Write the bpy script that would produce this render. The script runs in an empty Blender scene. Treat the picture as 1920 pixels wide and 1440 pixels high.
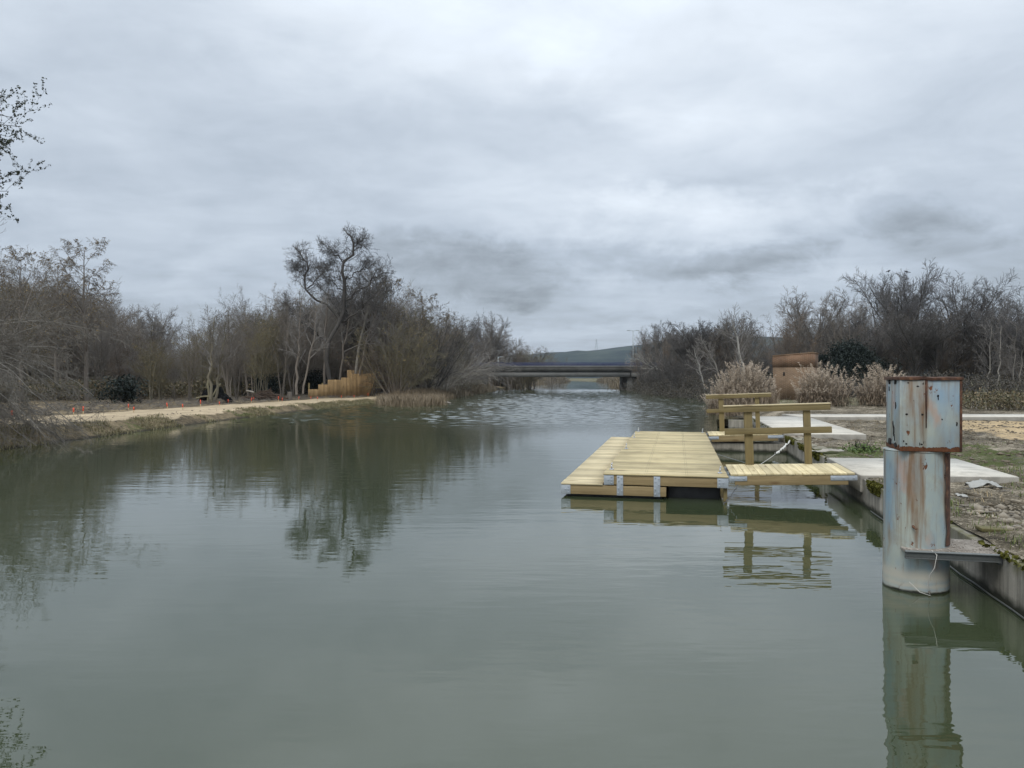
import bpy, math, random
import numpy as np
from mathutils import Vector

R = math.radians
sc = bpy.context.scene
COL = sc.collection
F = 1420.0            # focal length of the photograph, in its pixels
EYE = 2.0             # eye height above the water
HOR = 707.0           # horizon row
TH = R(12.28)         # heading of the canal wall and the dock
CT, ST = math.cos(TH), math.sin(TH)
rng = np.random.default_rng(7)
random.seed(7)


def duv(v, u):        # dock frame (v across, u along) -> world XY
    return (v * CT + u * ST, -v * ST + u * CT)


# ------------------------------------------------------------------ numpy value noise
_lat = np.random.default_rng(3).random((256, 256))


def vnoise(x, y):
    xi = np.floor(x).astype(int); yi = np.floor(y).astype(int)
    fx = x - xi; fy = y - yi
    fx = fx * fx * (3 - 2 * fx); fy = fy * fy * (3 - 2 * fy)
    a = _lat[xi % 256, yi % 256]; b = _lat[(xi + 1) % 256, yi % 256]
    c = _lat[xi % 256, (yi + 1) % 256]; d = _lat[(xi + 1) % 256, (yi + 1) % 256]
    return (a * (1 - fx) + b * fx) * (1 - fy) + (c * (1 - fx) + d * fx) * fy


def fbm(x, y, o=4):
    s = 0; a = .5
    for k in range(o):
        s = s + a * vnoise(x * 2 ** k + 17.3 * k, y * 2 ** k + 5.1 * k); a *= .5
    return s


def sm(a, b, x):
    t = np.clip((np.asarray(x, float) - a) / (b - a), 0, 1)
    return t * t * (3 - 2 * t)


# ------------------------------------------------------------------ node helpers
def new_mat(name):
    m = bpy.data.materials.new(name); m.use_nodes = True
    nt = m.node_tree
    return m, nt, nt.nodes['Principled BSDF']


class NT:
    def __init__(s, nt):
        s.nt = nt

    def n(s, t, **kw):
        o = s.nt.nodes.new(t)
        for k, v in kw.items():
            setattr(o, k, v)
        return o

    def put(s, sock, v):
        if hasattr(v, 'is_output') or isinstance(v, bpy.types.NodeSocket):
            s.nt.links.new(v, sock)
        elif v is not None:
            sock.default_value = v

    def m(s, op, a, b=None, c=None, clamp=False):
        o = s.n('ShaderNodeMath', operation=op, use_clamp=clamp)
        s.put(o.inputs[0], a); s.put(o.inputs[1], b)
        if c is not None: s.put(o.inputs[2], c)
        return o.outputs[0]

    def vm(s, op, a, b=None):
        o = s.n('ShaderNodeVectorMath', operation=op)
        s.put(o.inputs[0], a); s.put(o.inputs[1], b)
        return o.outputs[0]

    def noise(s, vec, scale=1.0, detail=4.0, rough=.55, dist=0.0):
        o = s.n('ShaderNodeTexNoise')
        s.put(o.inputs['Vector'], vec); s.put(o.inputs['Scale'], scale)
        o.inputs['Detail'].default_value = detail; o.inputs['Roughness'].default_value = rough
        o.inputs['Distortion'].default_value = dist
        return o.outputs['Fac']

    def ramp(s, fac, stops, interp='LINEAR'):
        o = s.n('ShaderNodeValToRGB')
        o.color_ramp.interpolation = interp
        e = o.color_ramp.elements
        while len(e) < len(stops): e.new(.5)
        for el, (p, c) in zip(e, stops):
            el.position = p
            el.color = (c, c, c, 1) if isinstance(c, (int, float)) else (*c, 1)
        s.put(o.inputs[0], fac)
        return o.outputs[0]

    def mix(s, fac, a, b, blend='MIX'):
        o = s.n('ShaderNodeMix', data_type='RGBA', blend_type=blend)
        s.put(o.inputs[0], fac)
        s.put(o.inputs[6], (*a, 1) if isinstance(a, tuple) else a)
        s.put(o.inputs[7], (*b, 1) if isinstance(b, tuple) else b)
        return o.outputs[2]

    def map(s, vec, scale=(1, 1, 1), loc=(0, 0, 0), rot=(0, 0, 0)):
        o = s.n('ShaderNodeMapping')
        s.put(o.inputs[0], vec)
        o.inputs['Scale'].default_value = scale; o.inputs['Location'].default_value = loc
        o.inputs['Rotation'].default_value = rot
        return o.outputs[0]

    def coord(s, which='Object'):
        return s.n('ShaderNodeTexCoord').outputs[which]

    def pos(s):
        return s.n('ShaderNodeNewGeometry').outputs['Position']

    def island(s):
        return s.n('ShaderNodeNewGeometry').outputs['Random Per Island']

    def objrand(s):
        return s.n('ShaderNodeObjectInfo').outputs['Random']

    def attr(s, name):
        o = s.n('ShaderNodeAttribute'); o.attribute_name = name
        return o.outputs['Fac']

    def bump(s, h, strength=.5, dist=.01, normal=None):
        o = s.n('ShaderNodeBump')
        o.inputs['Strength'].default_value = strength; o.inputs['Distance'].default_value = dist
        s.put(o.inputs['Height'], h)
        if normal is not None: s.put(o.inputs['Normal'], normal)
        return o.outputs[0]

    def sep(s, vec):
        o = s.n('ShaderNodeSeparateXYZ'); s.put(o.inputs[0], vec)
        return o.outputs

    def comb(s, x, y, z):
        o = s.n('ShaderNodeCombineXYZ')
        s.put(o.inputs[0], x); s.put(o.inputs[1], y); s.put(o.inputs[2], z)
        return o.outputs[0]


MATS = {}


def mat_bark(name, col, var=.35, rough=.9):
    m, nt, b = new_mat(name); N = NT(nt)
    f = N.noise(N.map(N.coord(), (3, 3, 1.2)), 2.2, 5)
    r = N.objrand()
    c1 = tuple(x * (1 - var) for x in col); c2 = tuple(min(1, x * (1 + var)) for x in col)
    c = N.mix(f, c1, c2)
    c = N.mix(1.0, c, N.ramp(r, [(0, .78), (1, 1.22)]), 'MULTIPLY')
    N.put(b.inputs['Base Color'], c)
    b.inputs['Roughness'].default_value = rough
    b.inputs['Specular IOR Level'].default_value = .25
    MATS[name] = m
    return m


def mat_leaf(name, col, col2, rough=.6, spec=.3):
    m, nt, b = new_mat(name); N = NT(nt)
    i = N.island()
    c = N.mix(i, col, col2)
    N.put(b.inputs['Base Color'], c)
    b.inputs['Roughness'].default_value = rough
    b.inputs['Specular IOR Level'].default_value = spec
    MATS[name] = m
    return m


mat_bark('bark_grey', (.155, .135, .115))
mat_bark('bark_dark', (.075, .07, .065))
mat_bark('bark_pale', (.24, .225, .20))
mat_bark('bark_white', (.32, .31, .285))
mat_bark('bark_olive', (.15, .135, .10))
mat_bark('twig_brown', (.155, .138, .118))
mat_bark('twig_grey', (.19, .178, .165))
mat_bark('twig_dark', (.095, .09, .086))
mat_bark('twig_red', (.145, .118, .096))
mat_bark('twig_olive', (.16, .143, .092))
mat_bark('twig_willow', (.15, .137, .118))
mat_bark('twig_pale', (.30, .275, .235))
mat_bark('twig_slate', (.115, .112, .112))
mat_leaf('leaf_ochre', (.15, .10, .04), (.26, .19, .07))
mat_leaf('leaf_black', (.018, .024, .013), (.045, .055, .028))
mat_leaf('leaf_evergreen', (.008, .013, .012), (.020, .029, .024), .65, .2)
mat_leaf('leaf_rust', (.12, .07, .035), (.2, .13, .06))
mat_leaf('grass_blades', (.06, .10, .02), (.16, .17, .06))
mat_leaf('grass_dry', (.20, .15, .08), (.40, .31, .18))
mat_leaf('grass_bank', (.09, .09, .04), (.26, .22, .12))
mat_leaf('reed_plume', (.35, .285, .22), (.61, .52, .415), .8, .1)
mat_leaf('reed_stem', (.15, .115, .085), (.33, .265, .19), .7, .2)
mat_leaf('bramble', (.05, .055, .025), (.17, .13, .075))
mat_leaf('moss', (.035, .04, .010), (.11, .105, .025), .95, .05)
mat_leaf('reed_spit', (.11, .085, .055), (.26, .205, .135))
mat_leaf('leaf_deadbrown', (.03, .03, .022), (.085, .07, .05))
mat_leaf('weed_green', (.05, .09, .02), (.12, .17, .05))


def mat_wood(name, c_lo, c_hi, grain, rough=.7, knots=True, dirt=.25):
    m, nt, b = new_mat(name); N = NT(nt)
    o = N.coord()
    sc_ = {'x': (1.2, 22, 22), 'y': (22, 1.2, 22), 'z': (22, 22, 1.2)}[grain]
    isl = N.island()
    shift = N.vm('ADD', N.map(o, sc_), N.comb(N.m('MULTIPLY', isl, 37.0), N.m('MULTIPLY', isl, 91.0), N.m('MULTIPLY', isl, 53.0)))
    g = N.noise(shift, 1.0, 6, .6, .6)
    c = N.mix(N.ramp(g, [(.25, 0.0), (.75, 1.0)]), c_lo, c_hi)
    c = N.mix(1.0, c, N.ramp(isl, [(0, .72), (.5, 1.0), (1, 1.18)]), 'MULTIPLY')
    # stains
    st = N.noise(N.map(o, (1, 1, 1)), 1.7, 5, .6)
    c = N.mix(N.m('MULTIPLY', N.ramp(st, [(.48, 0.0), (.72, 1.0)]), dirt), c, tuple(x * .45 for x in c_lo))
    if knots:
        v = N.n('ShaderNodeTexVoronoi')
        ks = {'x': (1.7, 6.5, 6.5), 'y': (6.5, 1.7, 6.5), 'z': (6.5, 6.5, 1.7)}[grain]
        N.put(v.inputs['Vector'], N.vm('ADD', N.map(o, ks), N.comb(N.m('MULTIPLY', isl, 11.0), N.m('MULTIPLY', isl, 7.0), 0.0)))
        v.inputs['Scale'].default_value = .8
        kn = N.ramp(v.outputs['Distance'], [(.06, 1.0), (.17, 0.0)])
        c = N.mix(N.m('MULTIPLY', kn, .7), c, (.11, .055, .022))
    N.put(b.inputs['Base Color'], c)
    b.inputs['Roughness'].default_value = rough
    b.inputs['Specular IOR Level'].default_value = .3
    N.put(b.inputs['Normal'], N.bump(g, .4, .002))
    MATS[name] = m
    return m


mat_wood('deck_across', (.345, .275, .14), (.61, .52, .315), 'x', dirt=.4)
mat_wood('deck_low', (.38, .31, .18), (.66, .57, .37), 'x', dirt=.25)
mat_wood('deck_along', (.42, .34, .18), (.70, .60, .38), 'y', dirt=.3)
mat_wood('beam_across', (.20, .145, .07), (.37, .28, .145), 'x')
mat_wood('beam_along', (.20, .145, .07), (.36, .27, .14), 'y')
mat_wood('rail_wood', (.125, .098, .045), (.24, .19, .09), 'x')
mat_wood('post_wood', (.14, .108, .048), (.26, .205, .095), 'z')
mat_wood('fence_wood', (.22, .14, .065), (.40, .27, .13), 'z', dirt=.4)
mat_wood('stake_wood', (.35, .25, .13), (.5, .4, .24), 'z', knots=False)
mat_wood('old_timber', (.08, .07, .03), (.18, .155, .06), 'x', dirt=.7)


def mat_metal(name, col, rough=.5, metallic=.5):
    m, nt, b = new_mat(name); N = NT(nt)
    f = N.noise(N.coord(), 22, 4)
    N.put(b.inputs['Base Color'], N.mix(f, tuple(x * .78 for x in col), tuple(min(1, x * 1.15) for x in col)))
    N.put(b.inputs['Roughness'], N.ramp(N.noise(N.coord(), 9, 3), [(.3, rough - .1), (.7, rough + .15)]))
    b.inputs['Metallic'].default_value = metallic
    MATS[name] = m
    return m


mat_metal('galvanised', (.42, .46, .50), .5, .55)
mat_metal('bolt_metal', (.55, .57, .6), .35, .8)
mat_metal('dark_steel', (.10, .105, .11), .6, .3)
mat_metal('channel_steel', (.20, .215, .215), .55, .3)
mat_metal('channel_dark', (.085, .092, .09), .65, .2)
mat_metal('lamp_grey', (.36, .40, .42), .5, .3)
mat_metal('rail_blue', (.022, .032, .095), .5, .1)
mat_metal('float_black', (.012, .012, .013), .45, .0)
mat_metal('tarp_black', (.005, .005, .005), .9, .0); MATS['tarp_black'].node_tree.nodes['Principled BSDF'].inputs['Specular IOR Level'].default_value = .08
mat_metal('rope_white', (.55, .54, .50), .85, .0)
mat_metal('crow_black', (.012, .012, .014), .5, .0)
mat_metal('plastic_scrap', (.30, .30, .28), .5, .0)


def mat_paint(name, col):
    m, nt, b = new_mat(name); N = NT(nt)
    f = N.noise(N.coord(), 30, 4)
    N.put(b.inputs['Base Color'], N.mix(f, tuple(x * .75 for x in col), tuple(min(1, x * 1.1) for x in col)))
    b.inputs['Roughness'].default_value = .6
    MATS[name] = m


mat_paint('stake_orange', (.75, .10, .045))


def mat_concrete(name, c1, c2, stain=.4, streak=False, scale=1.0, edge=False):
    m, nt, b = new_mat(name); N = NT(nt)
    o = N.coord()
    f = N.noise(o, 1.1 * scale, 7, .62)
    c = N.mix(N.ramp(f, [(.3, 0.0), (.72, 1.0)]), c1, c2)
    g = N.noise(o, 60 * scale, 3, .6)
    c = N.mix(1.0, c, N.ramp(g, [(.25, .86), (.75, 1.08)]), 'MULTIPLY')
    s2 = N.noise(N.map(o, (1, 1, 1), (4, 9, 2)), 2.6 * scale, 6, .65, .4)
    c = N.mix(N.m('MULTIPLY', N.ramp(s2, [(.5, 0.0), (.68, 1.0)]), stain), c, tuple(x * .35 for x in c1))
    if streak:
        st = N.noise(N.map(o, (5, 5, .35)), 1.6, 5, .65)
        c = N.mix(N.m('MULTIPLY', N.ramp(st, [(.42, 0.0), (.66, 1.0)]), .65), c, (.045, .043, .032))
        z = N.sep(N.pos())[2]
        zz = N.m('ADD', z, N.m('MULTIPLY', N.m('SUBTRACT', N.noise(o, 6, 4), .5), .12))
        c = N.mix(N.ramp(zz, [(.03, 1.0), (.10, 0.0)]), c, (.022, .024, .015))       # wet algae line
        c = N.mix(N.m('MULTIPLY', N.ramp(zz, [(.27, 0.0), (.42, 1.0)]), N.ramp(N.noise(o, 3, 4), [(.42, 0.0), (.6, .8)])), c, (.10, .095, .03))
    N.put(b.inputs['Base Color'], c)
    b.inputs['Roughness'].default_value = .85
    b.inputs['Specular IOR Level'].default_value = .3
    N.put(b.inputs['Normal'], N.bump(N.m('ADD', f, N.m('MULTIPLY', g, .35)), .5, .012))
    MATS[name] = m
    return m


mat_concrete('concrete_new', (.48, .45, .39), (.62, .59, .52), .42)
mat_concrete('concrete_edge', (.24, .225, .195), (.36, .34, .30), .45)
mat_concrete('concrete_wall', (.20, .185, .155), (.36, .335, .285), .5, True)
mat_concrete('concrete_top', (.16, .145, .10), (.30, .28, .22), .75)
mat_concrete('bridge_dark', (.05, .05, .048), (.10, .10, .095), .5, False, .3)
mat_concrete('bridge_beam', (.13, .135, .13), (.19, .19, .185), .3, False, .3)
mat_concrete('bridge_light', (.22, .225, .225), (.32, .32, .31), .3, False, .3)
mat_concrete('roof_slab', (.20, .13, .08), (.33, .22, .14), .4)
mat_concrete('stone', (.15, .13, .10), (.34, .30, .24), .5, False, 3.0)
mat_concrete('dirt_cover', (.16, .135, .11), (.34, .31, .27), .6, False, 4.0)


def mat_brick(name):
    m, nt, b = new_mat(name); N = NT(nt)
    o = N.coord()
    s = N.sep(o)
    vec = N.comb(N.m('ADD', s[0], s[1]), s[2], 0.0)
    br = N.n('ShaderNodeTexBrick')
    N.put(br.inputs['Vector'], vec)
    br.inputs['Color1'].default_value = (.165, .10, .058, 1); br.inputs['Color2'].default_value = (.12, .072, .043, 1)
    br.inputs['Mortar'].default_value = (.24, .18, .12, 1)
    br.inputs['Scale'].default_value = 1.0; br.inputs['Brick Width'].default_value = .25
    br.inputs['Row Height'].default_value = .075; br.inputs['Mortar Size'].default_value = .012
    f = N.noise(o, 1.4, 5)
    c = N.mix(1.0, br.outputs['Color'], N.ramp(f, [(.3, .7), (.7, 1.25)]), 'MULTIPLY')
    N.put(b.inputs['Base Color'], c)
    b.inputs['Roughness'].default_value = .9
    N.put(b.inputs['Normal'], N.bump(br.outputs['Fac'], .4, .01))
    MATS[name] = m


mat_brick('brick')
mat_brick('brick_red')
_br = [n for n in MATS['brick_red'].node_tree.nodes if n.type == 'TEX_BRICK'][0]
_br.inputs['Color1'].default_value = (.185, .088, .047, 1); _br.inputs['Color2'].default_value = (.135, .065, .036, 1)


def mat_rusty(name, blue, green, rust_amt, zlo, zhi, silt=False):
    """weathered pale paint over steel with rust bleeding down from the seams"""
    m, nt, b = new_mat(name); N = NT(nt)
    o = N.coord(); z = N.sep(o)[2]
    big = N.noise(N.map(o, (1.6, 1.6, 1.0)), 1.8, 4, .55)
    c = N.mix(N.ramp(big, [(.35, 0.0), (.65, 1.0)]), green, blue)
    vs = N.noise(N.map(o, (9, 9, .5), (3, 1, 0)), 1.0, 4, .6)
    c = N.mix(N.m('MULTIPLY', N.ramp(vs, [(.45, 0.0), (.7, 1.0)]), .28), c, (.30, .28, .22))      # grime runs
    pk = N.noise(N.map(o, (3, 3, 1.6), (7, 2, 5)), 1.6, 3, .5)
    c = N.mix(N.m('MULTIPLY', N.ramp(pk, [(.60, 0.0), (.70, 1.0)]), .6), c, (.40, .25, .18))     # pink primer
    ys = N.noise(N.map(o, (2.6, 2.6, 1.1), (2, 9, 4)), 1.5, 5, .62, .5)
    c = N.mix(N.m('MULTIPLY', N.ramp(ys, [(.50, 0.0), (.68, 1.0)]), .55), c, (.235, .18, .115))     # tea-coloured stains
    # rust streaks
    st = N.noise(N.map(o, (13, 13, 1.0), (1, 5, 0)), 1.0, 5, .62, .3)
    top = N.m('MULTIPLY', N.m('SUBTRACT', z, zlo), 1.0 / (zhi - zlo))
    th = N.m('SUBTRACT', st, N.m('MULTIPLY', N.m('SUBTRACT', 1.0, top), .10))
    rs = N.ramp(th, [(.50 - rust_amt, 0.0), (.70 - rust_amt, 1.0)])
    c = N.mix(N.m('MULTIPLY', rs, .9), c, N.mix(N.noise(o, 7, 4), (.12, .06, .03), (.22, .145, .08)))
    # edge rust, broken
    e1 = N.ramp(N.m('ADD', top, N.m('MULTIPLY', N.noise(o, 14, 5, .7), .16)), [(1.03, 0.0), (1.10, 1.0)])
    e2 = N.ramp(N.m('SUBTRACT', top, N.m('MULTIPLY', N.noise(o, 13, 5, .7), .16)), [(-.072, 1.0), (-.045, 0.0)])
    fl = N.ramp(N.noise(N.map(o, (1, 1, .55)), 13, 5, .7), [(.635, 0.0), (.67, 1.0)])
    e = N.m('MAXIMUM', e1, fl) if silt else N.m('MAXIMUM', N.m('MAXIMUM', e1, e2), fl)
    c = N.mix(e, c, N.mix(N.noise(o, 40, 3), (.05, .022, .014), (.20, .075, .03)))
    if silt:
        zz = N.m('ADD', N.sep(N.pos())[2], N.m('MULTIPLY', N.m('SUBTRACT', N.noise(N.map(o, (4, 4, 9)), 2, 5), .5), .05))
        sl = N.ramp(zz, [(.0, 1.0), (.04, .15), (.07, .9), (.10, .35), (.14, .95), (.18, .8), (.24, 0.0)])
        c = N.mix(sl, c, (.40, .38, .32))
        c = N.mix(N.ramp(zz, [(.012, 1.0), (.03, 0.0)]), c, (.02, .022, .015))
    N.put(b.inputs['Base Color'], c)
    N.put(b.inputs['Roughness'], N.ramp(e, [(0, .5), (1, .9)]))
    b.inputs['Specular IOR Level'].default_value = .35
    N.put(b.inputs['Normal'], N.bump(N.m('ADD', N.m('MULTIPLY', e, -1.0), N.m('MULTIPLY', big, .6)), .5, .006))
    MATS[name] = m


mat_rusty('paint_pipe', (.20, .29, .355), (.34, .375, .335), .055, .0, 1.31, True)
mat_rusty('paint_box', (.21, .295, .37), (.36, .395, .355), .065, 1.30, 1.97)


def mat_rust(name):
    m, nt, b = new_mat(name); N = NT(nt)
    o = N.coord()
    f = N.noise(o, 18, 6, .65)
    c = N.ramp(f, [(.3, (.026, .014, .010)), (.52, (.075, .034, .02)), (.72, (.17, .085, .045)), (.85, (.28, .2, .14))])
    N.put(b.inputs['Base Color'], c); b.inputs['Roughness'].default_value = .92
    N.put(b.inputs['Normal'], N.bump(f, .6, .006))
    MATS[name] = m


mat_rust('rust')
m_, nt_, b_ = new_mat('hole_dark'); b_.inputs['Base Color'].default_value = (.01, .008, .007, 1); b_.inputs['Roughness'].default_value = 1
MATS['hole_dark'] = m_


# ------------------------------------------------------------------ object helpers
def tag(o, label=None, cat=None, group=None, kind=None):
    if label: o['label'] = label
    if cat: o['category'] = cat
    if group: o['group'] = group
    if kind: o['kind'] = kind
    return o


def empty(name, loc=(0, 0, 0), rz=0.0):
    o = bpy.data.objects.new(name, None); COL.objects.link(o)
    o.location = loc; o.rotation_euler = (0, 0, rz); o.empty_display_size = .2
    return o


def mesh_from(name, V, faces):
    """V (n,3); faces: list of (m,k) int arrays"""
    me = bpy.data.meshes.new(name)
    V = np.asarray(V, np.float32)
    faces = [np.asarray(f, np.int32) for f in faces if len(f)]
    me.vertices.add(len(V)); me.vertices.foreach_set('co', V.ravel())
    nl = sum(f.size for f in faces); nf = sum(len(f) for f in faces)
    me.loops.add(nl); me.polygons.add(nf)
    me.loops.foreach_set('vertex_index', np.concatenate([f.ravel() for f in faces]))
    tot = np.concatenate([np.full(len(f), f.shape[1], np.int32) for f in faces])
    start = np.concatenate([[0], np.cumsum(tot)[:-1]]).astype(np.int32)
    me.polygons.foreach_set('loop_start', start)
    me.update(calc_edges=True)
    return me


def link(name, me, mat, parent=None, smooth=False):
    o = bpy.data.objects.new(name, me); COL.objects.link(o)
    if mat is not None and not len(me.materials):
        me.materials.append(MATS[mat] if isinstance(mat, str) else mat)
    if parent is not None: o.parent = parent
    if smooth: me.shade_smooth()
    return o


class MB:
    """collects simple solids into one mesh"""
    def __init__(s):
        s.V = []; s.Q = []; s.n = 0; s.T = []

    def add(s, V, Q=(), T=()):
        V = np.asarray(V, float)
        if len(Q): s.Q.append(np.asarray(Q, int) + s.n)
        if len(T): s.T.append(np.asarray(T, int) + s.n)
        s.V.append(V); s.n += len(V)
        return s

    def box(s, x0, x1, y0, y1, z0, z1, rot=0, piv=None, jit=0):
        V = np.array([[x, y, z] for z in (z0, z1) for y in (y0, y1) for x in (x0, x1)], float)
        if jit: V += rng.normal(0, jit, V.shape)
        if rot:
            p = np.array(piv if piv is not None else [(x0 + x1) / 2, (y0 + y1) / 2, 0.]); c, q = math.cos(rot), math.sin(rot)
            d = V - p; V = p + np.stack([d[:, 0] * c - d[:, 1] * q, d[:, 0] * q + d[:, 1] * c, d[:, 2]], 1)
        Q = [[0, 2, 3, 1], [4, 5, 7, 6], [0, 1, 5, 4], [1, 3, 7, 5], [3, 2, 6, 7], [2, 0, 4, 6]]
        return s.add(V, Q)

    def hexa(s, bottom, top):
        """bottom, top: four points each, counter-clockwise from above"""
        V = np.array(list(bottom) + list(top), float)
        return s.add(V, [[3, 2, 1, 0], [4, 5, 6, 7], [0, 1, 5, 4], [1, 2, 6, 5], [2, 3, 7, 6], [3, 0, 4, 7]])

    def cyl(s, p0, p1, r0, r1=None, n=12, cap=True):
        r1 = r0 if r1 is None else r1
        p0 = np.array(p0, float); p1 = np.array(p1, float)
        t = p1 - p0; t /= np.linalg.norm(t)
        a = np.cross(t, [0, 0, 1.] if abs(t[2]) < .9 else [1., 0, 0]); a /= np.linalg.norm(a); b = np.cross(t, a)
        an = np.arange(n) * 2 * math.pi / n
        ring = np.cos(an)[:, None] * a + np.sin(an)[:, None] * b
        V = np.vstack([p0 + r0 * ring, p1 + r1 * ring, [p0], [p1]])
        i = np.arange(n); j = (i + 1) % n
        Q = np.stack([i, i + n, j + n, j], 1)
        T = np.vstack([np.stack([j, np.full(n, 2 * n), i], 1)[:, [0, 1, 2]], np.stack([i + n, np.full(n, 2 * n + 1), j + n], 1)]) if cap else []
        return s.add(V, Q, T)

    def tube(s, pts, rad, n=6):
        pts = np.asarray(pts, float)
        rad = np.full(len(pts), rad) if np.isscalar(rad) else np.asarray(rad)
        V, Q = tubes(pts[None], rad[None], n)
        return s.add(V, Q)

    def mesh(s, name):
        return mesh_from(name, np.vstack(s.V), s.Q + s.T)

    def build(s, name, mat, parent=None, bevel=0, smooth=False):
        o = link(name, s.mesh(name), mat, parent, smooth)
        if bevel:
            bv = o.modifiers.new('edge', 'BEVEL'); bv.width = bevel; bv.segments = 2; bv.limit_method = 'ANGLE'
        return o


def tubes(P, Rd, n):
    """P (B,k,3), Rd (B,k) -> verts, quads"""
    B, k, _ = P.shape
    T = np.empty_like(P)
    T[:, 1:-1] = P[:, 2:] - P[:, :-2] if k > 2 else 0
    T[:, 0] = P[:, 1] - P[:, 0]; T[:, -1] = P[:, -1] - P[:, -2]
    T /= np.linalg.norm(T, axis=2, keepdims=True) + 1e-9
    ref = np.where(np.abs(T[:, :1, 2:3]) < .8, np.array([0, 0, 1.]), np.array([1., 0, 0]))
    A = np.cross(T, np.broadcast_to(ref, T.shape)); A /= np.linalg.norm(A, axis=2, keepdims=True) + 1e-9
    Bn = np.cross(T, A)
    an = np.arange(n) * 2 * math.pi / n
    V = P[:, :, None, :] + Rd[:, :, None, None] * (np.cos(an)[None, None, :, None] * A[:, :, None, :] + np.sin(an)[None, None, :, None] * Bn[:, :, None, :])
    V = V.reshape(-1, 3)
    b = np.arange(B)[:, None, None] * (k * n); s = np.arange(k - 1)[None, :, None] * n
    i = np.arange(n)[None, None, :]; j = (i + 1) % n
    Q = np.stack([b + s + i, b + s + j, b + s + n + j, b + s + n + i], -1).reshape(-1, 4)
    return V, Q


def unit(v):
    return v / (np.linalg.norm(v, axis=-1, keepdims=True) + 1e-9)


# ------------------------------------------------------------------ tree growth (vectorised)
def run(rg, P, D, L, Rr, n, wig, trop, tip):
    pts = [P]; dirs = [D]; d = D
    for i in range(n):
        d = unit(d + rg.normal(0, wig, d.shape) + np.array([0, 0, trop]))
        P = P + d * (L / n)[:, None]
        pts.append(P); dirs.append(d)
    t = np.linspace(0, 1, n + 1)
    rad = Rr[:, None] * (1 - (1 - tip) * t)[None]
    return np.stack(pts, 1), np.stack(dirs, 1), rad


def spawn(rg, pts, dirs, L, rad, k, t0, t1, ang, av, ratio, rr, lenfall=.5, rmax=9., var=(.65, 1.25)):
    B, n1, _ = pts.shape; n = n1 - 1
    t = (np.arange(k)[None] + rg.random((B, k))) / k * (t1 - t0) + t0
    f = np.clip(t * n, 0, n - 1e-6); i = f.astype(int); w = (f - i)[..., None]
    bi = np.arange(B)[:, None]
    p = pts[bi, i] * (1 - w) + pts[bi, i + 1] * w
    d = dirs[bi, i + 1]
    r = rad[bi, i] * (1 - w[..., 0]) + rad[bi, i + 1] * w[..., 0]
    q = rg.normal(size=d.shape); q = unit(q - (q * d).sum(-1, keepdims=True) * d)
    a = R(1) * (ang + rg.normal(0, av, t.shape))[..., None]
    cd = unit(np.cos(a) * d + np.sin(a) * q)
    cl = L[:, None] * ratio * (1 - lenfall * t) * rg.uniform(*var, t.shape)
    cr = np.minimum(r * rr, rmax)
    return p.reshape(-1, 3), cd.reshape(-1, 3), cl.ravel(), cr.ravel()


def tree(seed, base_pts, levels, split=2):
    """base_pts: (P,D,L,R) of the stems. levels: dicts. Returns list of (pts, rad) per level"""
    rg = np.random.default_rng(seed)
    P, D, L, Rr = base_pts
    out = []
    for li, lv in enumerate(levels):
        pts, dirs, rad = run(rg, P, D, L, Rr, lv['n'], lv['wig'], lv['trop'], lv.get('tip', .35))
        out.append((pts, rad))
        if li + 1 < len(levels):
            c = levels[li + 1]
            P, D, L, Rr = spawn(rg, pts, dirs, L, rad, c['k'], c.get('t0', .25), c.get('t1', 1.), c['ang'], c.get('av', 12), c['ratio'], c.get('rr', .55), c.get('fall', .5), 9., c.get('var', (.65, 1.25)))
            Rr = np.maximum(Rr, lv.get('rmin', .004))
    return out


def levels_mesh(name, lvls, sides):
    Vs = []; Qs = []; n = 0
    for (p, r), s in zip(lvls, sides):
        V, Q = tubes(p, r, s); Vs.append(V); Qs.append(Q + n); n += len(V)
    return np.vstack(Vs), np.vstack(Qs)


def leaf_cards(rg, C, size, elong=1.6):
    n = len(C)
    a = unit(rg.normal(size=(n, 3))); q = rg.normal(size=(n, 3)); b = unit(q - (q * a).sum(1, keepdims=True) * a)
    s = size * rg.uniform(.6, 1.3, (n, 1))
    V = np.stack([C - a * s * elong * .5, C + b * s * .5, C + a * s * elong * .5, C - b * s * .5], 1).reshape(-1, 3)
    return V, np.arange(4 * n).reshape(n, 4)


def stem0(h, r, lean=(0, 0)):
    return (np.zeros((1, 3)), unit(np.array([[lean[0], lean[1], 1.]])), np.array([h]), np.array([r]))


def stems(seed, k, h, r, spread, base=.3, hv=.25):
    rg = np.random.default_rng(seed)
    a = rg.random(k) * 2 * math.pi; s = spread * np.sqrt(rg.random(k))
    P = np.stack([np.cos(a) * base * rg.random(k), np.sin(a) * base * rg.random(k), np.zeros(k)], 1)
    D = unit(np.stack([np.cos(a) * s, np.sin(a) * s, np.ones(k)], 1))
    return (P, D, h * rg.uniform(1 - hv, 1, k), r * rg.uniform(.6, 1, k))


PROTO = {}


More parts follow.
